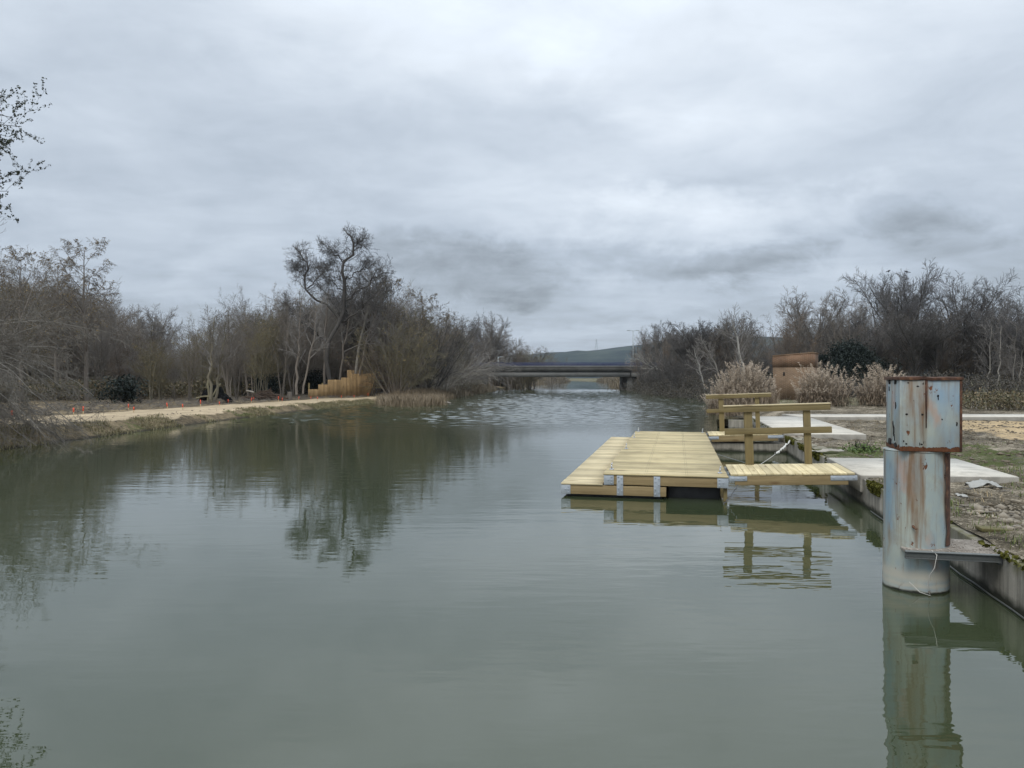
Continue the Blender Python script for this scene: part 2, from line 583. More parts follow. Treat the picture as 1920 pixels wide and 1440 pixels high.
def proto(key, kind, H, lv, nt=2, bark='bark_grey', twig='twig_brown', leaves=None, sides=(8, 6, 4, 3, 3, 3)):
    """trunk = first nt levels, crown = the others (+ leaves)"""
    rg = np.random.default_rng(hash(key) % 1000 if False else sum(map(ord, key)))
    V, Q = levels_mesh('t', lv[:nt], sides[:nt])
    mt = mesh_from('trunk', V, [Q]); mt.materials.append(MATS[bark]); mt.shade_smooth()
    V, Q = levels_mesh('c', lv[nt:], sides[nt:])
    mc_f = [Q]; nq = len(Q)
    if leaves:
        mat, frac, size = leaves
        pl = lv[-1][0].reshape(-1, 3); C = pl[rg.random(len(pl)) < frac]
        C = C + rg.normal(0, .03, C.shape)
        LV, LQ = leaf_cards(rg, C, size); LQ = LQ + len(V); V = np.vstack([V, LV]); mc_f.append(LQ)
    mc = mesh_from('crown', V, mc_f); mc.materials.append(MATS[twig])
    if leaves:
        mc.materials.append(MATS[leaves[0]])
        idx = np.zeros(len(mc.polygons), np.int32); idx[nq:] = 1
        mc.polygons.foreach_set('material_index', idx)
    top = max(float(np.percentile(p[..., 2], 99.8)) for p, r in lv)
    PROTO[key] = (kind, mt, mc, top)


NT_TREES = {}


def plant(key, X, Y, z, h, label, group=None, rz=None, wx=1.0, lean=(0, 0), cat='tree', name=None):
    kind, mt, mc, top = PROTO[key]
    r = empty(name or kind, (X, Y, z), random.random() * 6.28 if rz is None else rz)
    s = h / top
    r.scale = (s * wx, s * wx, s)
    r.rotation_euler[0] = lean[0]; r.rotation_euler[1] = lean[1]
    a = bpy.data.objects.new('trunk', mt); COL.objects.link(a); a.parent = r
    b = bpy.data.objects.new('crown', mc); COL.objects.link(b); b.parent = r
    tag(r, label, cat, group)
    return r


#@@TREES
# slim woodland trees (3 seeds, 2 tones)
for i, (bk, tw, lf) in enumerate([('bark_grey', 'twig_brown', None), ('bark_olive', 'twig_olive', ('leaf_ochre', .03, .07)), ('bark_grey', 'twig_grey', None), ('bark_dark', 'twig_red', ('leaf_rust', .04, .06))]):
    lv = tree(20 + i, stems(30 + i, 3 + i % 2, 8, .085, .22, .25), [
        dict(n=9, wig=.06, trop=.05, tip=.22),
        dict(k=13, n=6, wig=.10, trop=.06, ratio=.42, ang=42, t0=.22, rr=.5),
        dict(k=10, n=4, wig=.13, trop=.05, ratio=.40, ang=42, t0=.15, rr=.55, rmin=.006, fall=.2),
        dict(k=8, n=3, wig=.16, trop=.04, ratio=.50, ang=42, t0=.15, rr=.6, tip=.4, fall=.2)])
    proto('slim%d' % i, 'woodland_tree', 8, lv, 1, bk, tw, lf, (6, 4, 3, 3))
# broad round-crowned trees (alder / oak like)
for i, (bk, tw) in enumerate([('bark_dark', 'twig_slate'), ('bark_dark', 'twig_dark'), ('bark_grey', 'twig_grey')]):
    lv = tree(50 + i, stem0(6.0, .24), [
        dict(n=9, wig=.06, trop=.05, tip=.45),
        dict(k=15, n=9, wig=.075, trop=.055, ratio=1.25, ang=36, av=13, t0=.30, rr=.52, fall=.30, var=(.85, 1.08)),
        dict(k=12, n=6, wig=.11, trop=.05, ratio=.30, ang=42, t0=.2, rr=.5, rmin=.016, fall=.12),
        dict(k=8, n=4, wig=.14, trop=.04, ratio=.50, ang=42, t0=.15, rr=.6, rmin=.011, fall=.15),
        dict(k=6, n=2, wig=.15, trop=.03, ratio=.55, ang=36, t0=.1, rr=.7, tip=.5)])
    proto('round%d' % i, 'bare_tree', 12, lv, 2, bk, tw, None, (9, 6, 4, 3, 3))
# weeping fine-twigged tree
lv = tree(71, stem0(10, .16), [
    dict(n=12, wig=.04, trop=.06, tip=.1),
    dict(k=24, n=8, wig=.09, trop=.04, ratio=.44, ang=50, t0=.22, rr=.5, fall=.6),
    dict(k=9, n=6, wig=.10, trop=-.10, ratio=.46, ang=45, t0=.25, rr=.5, rmin=.009),
    dict(k=10, n=5, wig=.10, trop=-.20, ratio=.50, ang=38, t0=.1, rr=.65, rmin=.007),
    dict(k=4, n=3, wig=.1, trop=-.2, ratio=.5, ang=34, t0=.1, rr=.8, tip=.5)])
proto('weep', 'weeping_tree', 11, lv, 2, 'bark_grey', 'twig_brown', ('leaf_ochre', .035, .06), (8, 5, 4, 3, 3))
# pale arching willow fountains
for i, tw in enumerate(['twig_pale', 'twig_grey']):
    lv = tree(80 + i, stems(81 + i, 16, 5.5, .05, 1.5, .5), [
        dict(n=9, wig=.06, trop=-.05, tip=.2),
        dict(k=9, n=6, wig=.09, trop=-.06, ratio=.5, ang=26, t0=.15, rr=.55),
        dict(k=8, n=4, wig=.1, trop=-.06, ratio=.5, ang=26, t0=.1, rr=.6, rmin=.006),
        dict(k=3, n=3, wig=.1, trop=-.05, ratio=.5, ang=26, t0=.1, rr=.7, tip=.4)])
    proto('fount%d' % i, 'willow_shrub', 5, lv, 1, 'bark_pale' if i == 0 else 'bark_grey', tw, None, (6, 4, 3, 3))
# dense shrubs
for i, (tw, lf) in enumerate([('twig_dark', None), ('twig_red', ('leaf_rust', .04, .06)), ('twig_olive', ('leaf_ochre', .05, .05))]):
    lv = tree(90 + i, stems(91 + i, 22, 4.5, .035, .75, .7), [
        dict(n=7, wig=.08, trop=.01, tip=.25),
        dict(k=9, n=5, wig=.12, trop=.02, ratio=.5, ang=38, t0=.12, rr=.55),
        dict(k=7, n=4, wig=.14, trop=.01, ratio=.5, ang=38, t0=.1, rr=.6, rmin=.007),
        dict(k=4, n=2, wig=.15, trop=.0, ratio=.5, ang=38, t0=.1, rr=.7, tip=.5)])
    proto('shrub%d' % i, 'bare_shrub', 4.5, lv, 1, 'bark_dark' if i == 0 else 'bark_grey', tw, lf, (5, 4, 3, 3))
# twisted black tree of the left bank: two hand-laid crooked limbs over the wood
def poly(pts, n):
    pts = np.array(pts, float); t = np.linspace(0, len(pts) - 1, n); i = np.minimum(t.astype(int), len(pts) - 2); w = (t - i)[:, None]
    return pts[i] * (1 - w) + pts[i + 1] * w
rg = np.random.default_rng(5)
_k = 66 / F
def tw(px, py): return ((px - 622) * _k, 0, (742 - py) * _k)
limb_px = [
    [(622, 742), (612, 690), (618, 640), (640, 600), (648, 560), (647, 520), (645, 490), (660, 468), (664, 445), (652, 432)],
    [(640, 600), (618, 570), (590, 556), (576, 540), (572, 515), (578, 500), (568, 480), (556, 464), (549, 456)],
    [(576, 538), (590, 520), (606, 500), (614, 488)],
    [(645, 490), (634, 474), (622, 470), (612, 458)],
    [(647, 522), (664, 505), (684, 498), (700, 490)],
    [(648, 560), (676, 540), (700, 520), (722, 506)],
    [(640, 600), (670, 585), (700, 560), (735, 540)],
    [(618, 640), (590, 620), (560, 590), (535, 565)],
    [(660, 468), (674, 458), (680, 447)],
    [(572, 515), (560, 505), (552, 490)],
    [(648, 545), (630, 530), (618, 515), (606, 512)],
]
r0s = [.21, .115, .06, .055, .06, .085, .085, .085, .045, .04, .05]
LP = []; LR = []; DD = []
for lp, r0 in zip(limb_px, r0s):
    p = poly([tw(*q) for q in lp], 14)
    p[1:, 1] += np.cumsum(rg.normal(0, .16, 13))
    p += np.vstack([[0, 0, 0], rg.normal(0, .11, (13, 3))]); LP.append(p); LR.append(np.linspace(r0, r0 * .35, 14))
LP = np.stack(LP); LR = np.stack(LR)
dirs = unit(np.concatenate([LP[:, 1:] - LP[:, :-1], LP[:, -1:] - LP[:, -2:-1]], 1))
LL = np.linalg.norm(LP[:, 1:] - LP[:, :-1], axis=2).sum(1)
lvA = [(LP, LR)]
P_, D_, L_, R_ = spawn(rg, LP[:, 3:], dirs[:, 3:], np.minimum(LL, 5.0), LR[:, 3:], 34, .10, 1., 62, 15, .36, .4, .35)
p, d, r = run(rg, P_, D_, L_, np.clip(R_, .012, .03), 6, .22, .03, .35); lvA.append((p, r))
P_, D_, L_, R_ = spawn(rg, p, d, L_, r, 9, .15, 1., 55, 15, .5, .55, .4)
p, d, r = run(rg, P_, D_, L_, np.maximum(R_, .009), 4, .22, .03, .4); lvA.append((p, r))
P_, D_, L_, R_ = spawn(rg, p, d, L_, r, 6, .1, 1., 50, 15, .55, .6, .4)
p, d, r = run(rg, P_, D_, L_, np.maximum(R_, .007), 2, .2, .02, .5); lvA.append((p, r))
proto('twisted', 'twisted_tree', 14.5, lvA, 1, 'bark_dark', 'twig_dark', None, (8, 4, 3, 3))
TW_TOP = PROTO['twisted'][3]
print('proto faces', {k: len(v[2].polygons) for k, v in PROTO.items()})
#@@TERRAIN

# ------------------------------------------------------------------ terrain
LY = [-80, 20, 31, 39, 47, 55, 61, 64, 69, 85, 101, 118, 160, 250, 330, 420, 4000]
LX = [-14.4, -14, -13.5, -12.9, -12, -11.0, -10.5, -7.2, -6.3, -4.8, -3.6, -2.4, 1, 12, 24, 34, 34]
RY = [-80, 29.6, 33, 40, 45, 50, 60, 71, 95, 118, 160, 250, 330, 420, 4000]
WV = 2.84           # front face of the canal wall (dock frame)
WB = 3.16           # its back
RX = [(WV + .13 - 80 * ST) / CT, (WV + .13 + 29.6 * ST) / CT, 10.7, 11.3, 12.2, 14.0, 16.5, 17.3, 18.2, 18.9, 22, 37, 38, 34.02, 34.02]
CY = [0, 22, 35, 50, 60, 75, 4000]; CZ = [.58, .55, .37, .29, .25, .35, .5]


def XL(y): return np.interp(y, LY, LX)
def XR(y): return np.interp(y, RY, RX)


def zl(X, Y):
    X = np.asarray(X, float); Y = np.asarray(Y, float)
    d = XL(Y) - X
    c = np.interp(Y, CY, CZ)
    z = np.where(d < 0, d * .5, c * sm(0, 1.15, d)) + np.where(d > 6, np.minimum(.012 * (d - 6), .6), 0)
    z = z + (fbm(X * .9, Y * .9) - .47) * .22 * sm(.1, 1.2, d) * (1 - .8 * sm(.9, 1.4, d) * (1 - sm(5.2, 6.5, d)) * (Y < 76)) + (fbm(X * 3.1, Y * 3.1, 3) - .44) * .10 * sm(.05, .7, d) * (1 - .75 * sm(.9, 1.4, d) * (1 - sm(5, 7, d)))
    return z


def zr(X, Y):
    X = np.asarray(X, float); Y = np.asarray(Y, float)
    d = X - XR(Y)
    wall = 1 - sm(29.2, 31.5, Y)
    nat = np.where(d < 0, d * .5, .42 * sm(0, 1.8, d))
    z = wall * (.43 - .075 * sm(.25, 1.0, d)) + (1 - wall) * nat + np.where(d > 14, np.minimum(.008 * (d - 14), .5), 0)
    amp = sm(0, .5, d)
    z = z + (fbm(X * .8 + 40, Y * .8) - .47) * .17 * amp + (fbm(X * 3.3, Y * 3.3 + 9, 4) - .46) * (.05 + .10 * amp)
    return z


def bank(side, rows, cols):
    Yg, Dg = np.meshgrid(rows, cols, indexing='ij')
    if side < 0:
        X = XL(Yg) - Dg; Z = zl(X, Yg)
    else:
        w = (Yg < 29.6)
        X = XR(Yg) + np.where(w, np.maximum(Dg, -.06), Dg); Z = zr(X, Yg)
    far = sm(300, 900, Yg); Z = Z * (1 - far) + .4 * far
    nr, nc = Yg.shape
    V = np.stack([X, Yg, Z], -1).reshape(-1, 3)
    i = (np.arange(nr - 1)[:, None] * nc + np.arange(nc - 1)[None]).ravel()
    Q = np.stack([i, i + 1, i + nc + 1, i + nc], 1)
    if side < 0: Q = Q[:, ::-1]
    return V, Q, Yg.ravel(), Dg.ravel(), X.ravel()


rowsL = np.concatenate([np.arange(-80, 12, 6), np.arange(12, 80, .35), np.arange(80, 140, 2), np.arange(140, 420, 10), [420, 600, 1000, 2000, 4000]])
colsL = np.concatenate([np.arange(-2, 8, .25), np.arange(8, 30, 1), np.arange(30, 120, 6), [120, 200, 400, 900, 2500]])
V, Q, yy, dd, xx = bank(-1, rowsL, colsL)
me = mesh_from('left_bank', V, [Q])
sand = sm(.75, 1.25, dd + (fbm(xx * .7, yy * .7) - .47) * 1.3) * (1 - sm(5.0, 5.6, dd + (fbm(xx, yy) - .47) * .8)) * (1 - sm(70, 74, yy))
gr = (1 - sm(.9, 1.6, dd)) * sm(.42, .6, fbm(xx * .35, yy * .35)) * .55
for nm, arr in (('sand', sand), ('grass', gr)):
    a = me.attributes.new(nm, 'FLOAT', 'POINT'); a.data.foreach_set('value', arr.astype(np.float32))


def mat_ground(name, c_dark, c_mid, c_light, c_sand, c_grass, gscale=1.0):
    m, nt, b = new_mat(name); N = NT(nt)
    o = N.pos()
    n1 = N.noise(o, .55 * gscale, 6, .62); n2 = N.noise(o, 5.0 * gscale, 6, .68); n3 = N.noise(o, 26, 4, .65)
    f = N.m('ADD', N.m('MULTIPLY', n1, .45), N.m('ADD', N.m('MULTIPLY', n2, .38), N.m('MULTIPLY', n3, .17)))
    c = N.ramp(f, [(.39, c_dark), (.49, c_mid), (.585, c_light)])
    # litter flecks
    fl = N.ramp(N.noise(N.map(o, (1, 1, 1), (3, 8, 1)), 38, 2, .5), [(.62, 0.0), (.67, 1.0)])
    c = N.mix(N.m('MULTIPLY', fl, .55), c, tuple(min(.6, x * 1.9) for x in c_light))
    g = N.m('ADD', N.attr('grass'), N.m('MULTIPLY', N.m('SUBTRACT', N.noise(o, 3.2, 5, .7), .5), 1.4))
    c = N.mix(N.m('MULTIPLY', N.ramp(g, [(.42, 0.0), (.62, 1.0)]), .8), c, N.mix(N.noise(o, 30, 3), tuple(x * .5 for x in c_grass), c_grass))
    s = N.m('ADD', N.attr('sand'), N.m('MULTIPLY', N.m('SUBTRACT', N.noise(o, 2.2, 5, .7), .5), .55))
    sc2 = N.mix(N.ramp(N.noise(N.map(o, (1, .5, 1)), 1.6, 6, .66), [(.3, 0.0), (.7, 1.0)]), tuple(x * .62 for x in c_sand), tuple(x * 1.12 for x in c_sand))
    sc2 = N.mix(1.0, sc2, N.ramp(n3, [(.3, .86), (.7, 1.1)]), 'MULTIPLY')
    c = N.mix(N.ramp(s, [(.42, 0.0), (.58, 1.0)]), c, sc2)
    z = N.m('ADD', N.sep(o)[2], N.m('MULTIPLY', N.m('SUBTRACT', n2, .5), .15))
    c = N.mix(N.ramp(z, [(.015, 1.0), (.09, 0.0)]), c, (.03, .026, .018))      # wet strip at the waterline
    N.put(b.inputs['Base Color'], c)
    b.inputs['Roughness'].default_value = .95; b.inputs['Specular IOR Level'].default_value = .15
    N.put(b.inputs['Normal'], N.bump(N.m('ADD', n2, N.m('MULTIPLY', n3, .6)), .8, .05))
    MATS[name] = m
    return m


mat_ground('soil_left', (.045, .037, .026), (.115, .09, .055), (.23, .18, .11), (.45, .36, .24), (.10, .115, .035))
mat_ground('soil_right', (.028, .024, .016), (.105, .088, .060), (.30, .26, .20), (.46, .35, .21), (.075, .10, .022), 1.3)
o = link('left_bank', me, 'soil_left', None, True); tag(o, kind='structure')

rowsR = np.concatenate([np.arange(-80, 4, 4), np.arange(4, 32, .13), np.arange(32, 70, .6), np.arange(70, 140, 2), np.arange(140, 420, 10), [420, 600, 1000, 2000, 4000]])
colsR = np.concatenate([np.arange(-1.5, 0, .25), np.arange(0, 9, .13), np.arange(9, 34, .6), np.arange(34, 120, 5), [120, 200, 400, 900, 2500]])
V, Q, yy, dd, xx = bank(1, rowsR, colsR)
me = mesh_from('right_bank', V, [Q])
uu = xx * ST + yy * CT
sand = sm(17.0, 19.5, yy) * (1 - sm(27.5, 28.5, yy)) * sm(5.0, 6.5, dd) * (.62 + .5 * sm(.35, .6, fbm(xx * .35, yy * .5)))
gr = (sm(2.6, 3.6, dd) * (1 - sm(17, 20, yy)) * sm(.38, .55, fbm(xx * .5 + 3, yy * .5)) + .6 * sm(13.5, 14.5, yy) * (1 - sm(16.5, 18, yy)) + .5 * sm(36, 44, yy))
for nm, arr in (('sand', sand), ('grass', gr)):
    a = me.attributes.new(nm, 'FLOAT', 'POINT'); a.data.foreach_set('value', arr.astype(np.float32))
o = link('right_bank', me, 'soil_right', None, True); tag(o, kind='structure')

# hills on the skyline
hx = np.linspace(-900, 1500, 90); hy = np.linspace(900, 2300, 50)
HX, HY = np.meshgrid(hx, hy, indexing='ij')
ridge = np.interp(HX, [-900, -200, 60, 110, 160, 240, 330, 500, 800, 1500], [22, 28, 50, 52, 57, 64, 72, 82, 72, 40])
prof = np.exp(-((HY - 1500) / 330.) ** 2)
HZ = ridge * prof * (1 + .10 * (fbm(HX / 90, HY / 90) - .5)) + (fbm(HX / 40, HY / 40) - .47) * 9 * prof - 1.0
V = np.stack([HX, HY, HZ], -1).reshape(-1, 3); nr, nc = HX.shape
i = (np.arange(nr - 1)[:, None] * nc + np.arange(nc - 1)[None]).ravel()
me = mesh_from('hills', V, [np.stack([i, i + nc, i + nc + 1, i + 1], 1)])
m, nt, b = new_mat('hill_scrub_hazy'); N = NT(nt); o_ = N.pos()
f = N.noise(o_, .035, 6, .7); f2 = N.noise(o_, .008, 4, .6)
c = N.mix(N.ramp(f, [(.42, 0.0), (.55, 1.0)]), (.010, .020, .026), (.028, .042, .042))  # scrub tones with the blue of distant haze mixed into the colour
c = N.mix(N.ramp(f2, [(.48, 0.0), (.6, 1.0)]), c, (.048, .064, .056))
N.put(b.inputs['Base Color'], c); b.inputs['Roughness'].default_value = 1; b.inputs['Specular IOR Level'].default_value = .05
o = link('hills', me, m, None, True); tag(o, kind='structure')

# ------------------------------------------------------------------ water
gy = np.concatenate([np.arange(24, 70, .14), np.arange(70, 122.01, .2)]); gx = np.arange(-17, 20.01, .14)
GX, GY = np.meshgrid(gx, gy, indexing='ij')
patch = sm(.36, .58, fbm(GX * .13 + 7, GY * .06 + 2, 3))
cm = sm(26, 38, GY) * (.55 + .45 * patch) * (1 - sm(119, 121.8, GY)) * sm(-17, -15, GX) * (1 - sm(18, 19.8, GX))
rg = np.random.default_rng(55); GZ = np.zeros_like(GX); nw = 36
for k in range(nw):
    wl_ = math.exp(rg.uniform(math.log(.40), math.log(1.2))); a_ = rg.normal(R(95), R(38)); kk = 2 * math.pi / wl_
    GZ += (.088 * math.sqrt(2 / nw) / kk) * np.sin(kk * (GX * math.cos(a_) + GY * math.sin(a_)) + rg.random() * 6.28)
GZ = GZ * cm
nr, nc = GX.shape
V = np.stack([GX, GY, GZ], -1).reshape(-1, 3)
i = (np.arange(nr - 1)[:, None] * nc + np.arange(nc - 1)[None]).ravel()
Q = [np.stack([i, i + nc, i + nc + 1, i + 1], 1)]
n0 = len(V); x0, x1_, y0, y1_ = gx[0], gx[-1], gy[0], gy[-1]
V = np.vstack([V, [[-260, -80, 0], [260, -80, 0], [260, y0, 0], [-260, y0, 0], [-260, y1_, 0], [260, y1_, 0], [260, 430, 0], [-260, 430, 0], [x0, y0, 0], [x0, y1_, 0], [x1_, y0, 0], [x1_, y1_, 0]]])
Q.append(np.array([[0, 1, 2, 3], [4, 5, 6, 7], [3, 8, 9, 4], [10, 2, 5, 11]]) + n0)
me = mesh_from('water', V, Q); me.shade_smooth()
m, nt, b = new_mat('river_water'); N = NT(nt)
o_ = N.pos(); s_ = N.sep(o_)
w1 = N.noise(N.map(o_, (.55, 2.3, 1), (0, 0, 0), (0, 0, R(-4))), 1.0, 3, .5)        # long low swell lines
w2 = N.noise(N.map(o_, (2.2, 6.5, 1), (5, 0, 0), (0, 0, R(7))), 1.0, 2, .5)          # small ripples
w3 = N.noise(N.map(o_, (3.6, 5.5, 1), (0, 3, 0)), 1.0, 3, .6)                        # wind chop
big = N.noise(N.map(o_, (.10, .045, 1)), 1.0, 3, .55)
yr = N.ramp(N.m('MULTIPLY', s_[1], .01), [(.20, 0.0), (.30, .75), (.42, 1.0), (.80, 1.0), (1.0, .6)])
chop = N.m('MULTIPLY', yr, N.ramp(big, [(.36, .12), (.56, 1.0)]))
near = N.ramp(N.noise(N.map(o_, (.16, .10, 1), (2, 7, 0)), 1.0, 3, .5), [(.35, .35), (.65, 1.0)])
h = N.m('ADD', N.m('MULTIPLY', w1, N.m('MULTIPLY', near, .0060)), N.m('MULTIPLY', w2, N.m('MULTIPLY', near, .0026)))
w4 = N.noise(N.map(o_, (6.5, .8, 1), (0, 3, 0)), 1.0, 4, .6)                         # far wind streaks
h = N.m('ADD', h, N.m('MULTIPLY', w3, N.m('MULTIPLY', chop, .012)))
N.put(b.inputs['Normal'], N.bump(h, 1.0, 1.0))
N.put(b.inputs['Base Color'], N.mix(N.noise(o_, .12, 4), (.035, .0455, .0225), (.041, .052, .028)))
N.put(b.inputs['Roughness'], N.m('ADD', .004, N.m('MULTIPLY', chop, .03)))
b.inputs['IOR'].default_value = 1.75
b.inputs['Specular IOR Level'].default_value = .5
o = link('water', me, m); tag(o, kind='structure')
#@@DOCK

# ------------------------------------------------------------------ canal wall, landing pads, path
D0 = (0, 0, 0)


def wall_box(mb, v0, v1, u0, u1, z0, z1, du=.8, jit=.006):
    us = np.arange(u0, u1 + .01, du)
    vs = [v0, v1]
    P = []
    for u in us:
        j = rng.normal(0, jit, 4)
        P += [(v0 + j[0], u, z0), (v0 + j[0], u, z1 + j[1]), (v1 + j[2], u, z1 + j[3]), (v1 + j[2], u, z0)]
    n = len(us); Q = []
    for k in range(n - 1):
        a = 4 * k; c = a + 4
        Q += [[a, a + 1, c + 1, c], [a + 1, a + 2, c + 2, c + 1], [a + 2, a + 3, c + 3, c + 2]]
    Q += [[0, 3, 2, 1], [4 * n - 4, 4 * n - 3, 4 * n - 2, 4 * n - 1]]
    return mb.add(P, Q)


w = empty('canal_wall', (0, 0, 0), -TH)
tag(w, 'long grey concrete canal wall with mossy top edge along the right bank', 'wall')
wall_box(MB(), WV, WB, -12, 30.4, -1.0, .415).build('wall_face', 'concrete_wall', w, .012)
# mossy coping boards left on the wall top
cb = MB(); u = 2.0
while u < 30:
    L = random.uniform(1.6, 2.6)
    if u > 15.4 and not (21.2 < u + L):
        cb.box(WV + .015, WB + .09, u, min(u + L, 30) - .015, .4165, .432 + random.uniform(0, .012), jit=.003)
    u += L
cb.build('coping', 'concrete_top', w, .006)
# end return towards the reeds
MB().box(WV - .9, WV - .002, 30.0, 30.35, -1, .36).build('return_wall', 'concrete_wall', w, .01)
# moss cushions hanging over the wall edge
rg = np.random.default_rng(11)
Vs, Qs, n = [], [], 0
def moss_run(u0, u1, cnt, drop):
    global n
    u = rg.uniform(u0, u1, cnt); keep = fbm(u * 1.3, u * 0 + 3.3) > .40; u = u[keep]
    k = len(u)
    dz = rg.random(k) ** 1.5 * drop * (.4 + 1.1 * fbm(u * 2.1, u * 0 + 8))
    C = np.stack([WV - .008 - rg.random(k) * .03 * (1 - dz / drop * .5) + .07 * (rg.random(k) < .3), u, .435 - dz], 1)
    V, Q = leaf_cards(rg, C, .045, 1.3); Vs.append(V); Qs.append(Q + n); n += len(V)
moss_run(9.0, 12.3, 5200, .16); moss_run(15.4, 21.2, 3600, .15); moss_run(2.5, 8.0, 500, .04); moss_run(21.4, 30, 2600, .14)
link('moss', mesh_from('moss', np.vstack(Vs), [np.vstack(Qs)]), 'moss', w)

a = empty('cross_wall', (0, 0, 0), -TH)
tag(a, 'low stained concrete cross wall under the far gangway', 'wall')
MB().box(.86, WV - .005, 21.02, 21.6, -1, .235).build('wall_face', 'concrete_wall', a, .012)


def pad(name, v0, v1, u0, u1, z0, zrise, label):
    e = empty(name, (0, 0, 0), -TH)
    tag(e, label, 'concrete slab')
    mb = MB()
    zt = lambda v: z0 + zrise * (v - v0) / (v1 - v0)
    mb.hexa([(v0, u0, .2), (v1, u0, .2), (v1, u1, .2), (v0, u1, .2)], [(v0, u0, zt(v0)), (v1, u0, zt(v1)), (v1, u1, zt(v1)), (v0, u1, zt(v0))])
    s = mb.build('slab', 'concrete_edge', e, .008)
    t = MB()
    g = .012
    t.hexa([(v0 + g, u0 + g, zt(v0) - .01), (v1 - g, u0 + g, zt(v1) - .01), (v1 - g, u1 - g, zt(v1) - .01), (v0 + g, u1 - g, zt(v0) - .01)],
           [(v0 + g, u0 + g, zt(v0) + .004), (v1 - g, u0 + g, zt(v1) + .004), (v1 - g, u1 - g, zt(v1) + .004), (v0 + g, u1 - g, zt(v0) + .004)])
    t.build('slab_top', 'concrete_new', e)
    if u1 - u0 > 5:
        for k in range(1, 4):
            u = u0 + (u1 - u0) * k / 4
            MB().hexa([(v0 + .02, u, zt(v0)), (v1 - .02, u, zt(v1)), (v1 - .02, u + .012, zt(v1)), (v0 + .02, u + .012, zt(v0))], [(v0 + .02, u, zt(v0) + .0055), (v1 - .02, u, zt(v1) + .0055), (v1 - .02, u + .012, zt(v1) + .0055), (v0 + .02, u + .012, zt(v0) + .0055)]).build('joint', 'bridge_dark', e)
    return e


pad('landing_slab', 2.80, 5.02, 12.72, 15.35, .462, .035, 'pale concrete landing slab at the end of the near gangway')
pad('landing_slab', 2.80, 4.85, 21.35, 30.6, .475, .02, 'long pale concrete slab beyond the near one, where the far gangway lands')
e = empty('path', (0, 0, 0)); tag(e, 'narrow pale concrete path with a grey kerb running right from the far slab', 'path', kind='structure')
pz = .50
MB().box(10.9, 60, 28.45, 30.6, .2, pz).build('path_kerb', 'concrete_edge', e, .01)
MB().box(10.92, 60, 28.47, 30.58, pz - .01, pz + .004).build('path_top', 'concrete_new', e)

# ------------------------------------------------------------------ floating dock
def boards(mb, x0, x1, y0, y1, z0, z1, wd, gap, axis, jit=.0012):
    if axis == 'x':       # boards lie along x, stacked along y
        k = max(1, round((y1 - y0) / wd)); s = (y1 - y0) / k
        for i in range(k):
            e = random.uniform(-.004, .004)
            mb.box(x0 + e, x1 + e, y0 + i * s + gap / 2, y0 + (i + 1) * s - gap / 2, z0, z1 + random.uniform(-jit, jit))
    else:
        k = max(1, round((x1 - x0) / wd)); s = (x1 - x0) / k
        for i in range(k):
            e = random.uniform(-.006, .006)
            mb.box(x0 + i * s + gap / 2, x0 + (i + 1) * s - gap / 2, y0 + e, y1 + e, z0, z1 + random.uniform(-jit, jit))
    return mb


dk = empty('floating_dock', (*duv(0, 12.6), 0), -TH)
tag(dk, 'new yellow timber floating dock with two deck levels and steel corner plates', 'dock')
UZ, LZ = .405, .226
L_ = 10.0
for part, (x0, x1, z, mat, wd) in {'upper_deck': (-1.19, .805, UZ, 'deck_across', .098), 'lower_deck': (-1.90, -1.205, LZ, 'deck_low', .112)}.items():
    for s0, s1 in ((-.02, 4.975), (5.0, L_ + .02)):
        mb = boards(MB(), x0, x1, s0, s1, z - .024, z, wd, .004, 'x')
        if part == 'upper_deck':      # nail heads in two rows
            for v in (-.52, .14):
                k = s0 + .07
                while k < s1 - .02:
                    mb.box(v - .004, v + .004, k - .004, k + .004, UZ - .002, UZ + .0022); mb.box(v + .03, v + .038, k - .004, k + .004, UZ - .002, UZ + .0022)
                    k += .098
        ob = mb.build(part, mat, dk)
        if part == 'upper_deck':
            ob.data.materials.append(MATS['dark_steel'])
            nb_ = round((s1 - s0) / wd) * 6; ix = np.zeros(len(ob.data.polygons), np.int32); ix[nb_:] = 1
            ob.data.polygons.foreach_set('material_index', ix)
def beam(name, x0, x1, y0, y1, z0, z1, mat, bev=.006):
    return MB().box(x0, x1, y0, y1, z0, z1).build(name, mat, dk, bev)
uz0, uz1 = .220, .380
lz0, lz1 = .045, .201
beam('frame_beam', -1.18, .80, 0, .062, uz0, uz1, 'beam_across')
beam('frame_beam', -1.18, .80, 9.94, 10.0, uz0, uz1, 'beam_across')
beam('frame_beam', .738, .80, .063, 4.96, uz0, uz1, 'beam_along')
beam('frame_beam', .738, .80, 5.02, 9.939, uz0, uz1, 'beam_along')
beam('frame_beam', -1.18, -1.12, .063, 9.939, uz0, uz1, 'beam_along')
beam('frame_beam', -1.89, -.17, -.002, .06, lz0, lz1, 'beam_across')
beam('frame_beam', -1.89, -.17, 9.94, 10.0, lz0, lz1, 'beam_across')
beam('frame_beam', -1.89, -1.83, .061, 9.939, lz0, lz1, 'beam_along')
beam('frame_beam', -.23, -.17, .061, 9.939, lz0, lz1, 'beam_along')
beam('frame_post', .735, .795, .07, .13, -.05, uz0 - .002, 'post_wood')
for y0, y1 in ((.12, 4.9), (5.1, 9.85)):
    MB().box(-.165, .70, y0 + .15, y1, -.2, .215).build('float_tank', 'float_black', dk, .03)
    MB().box(-1.82, -.24, y0, y1, -.2, .19).build('float_tank', 'float_black', dk, .03)


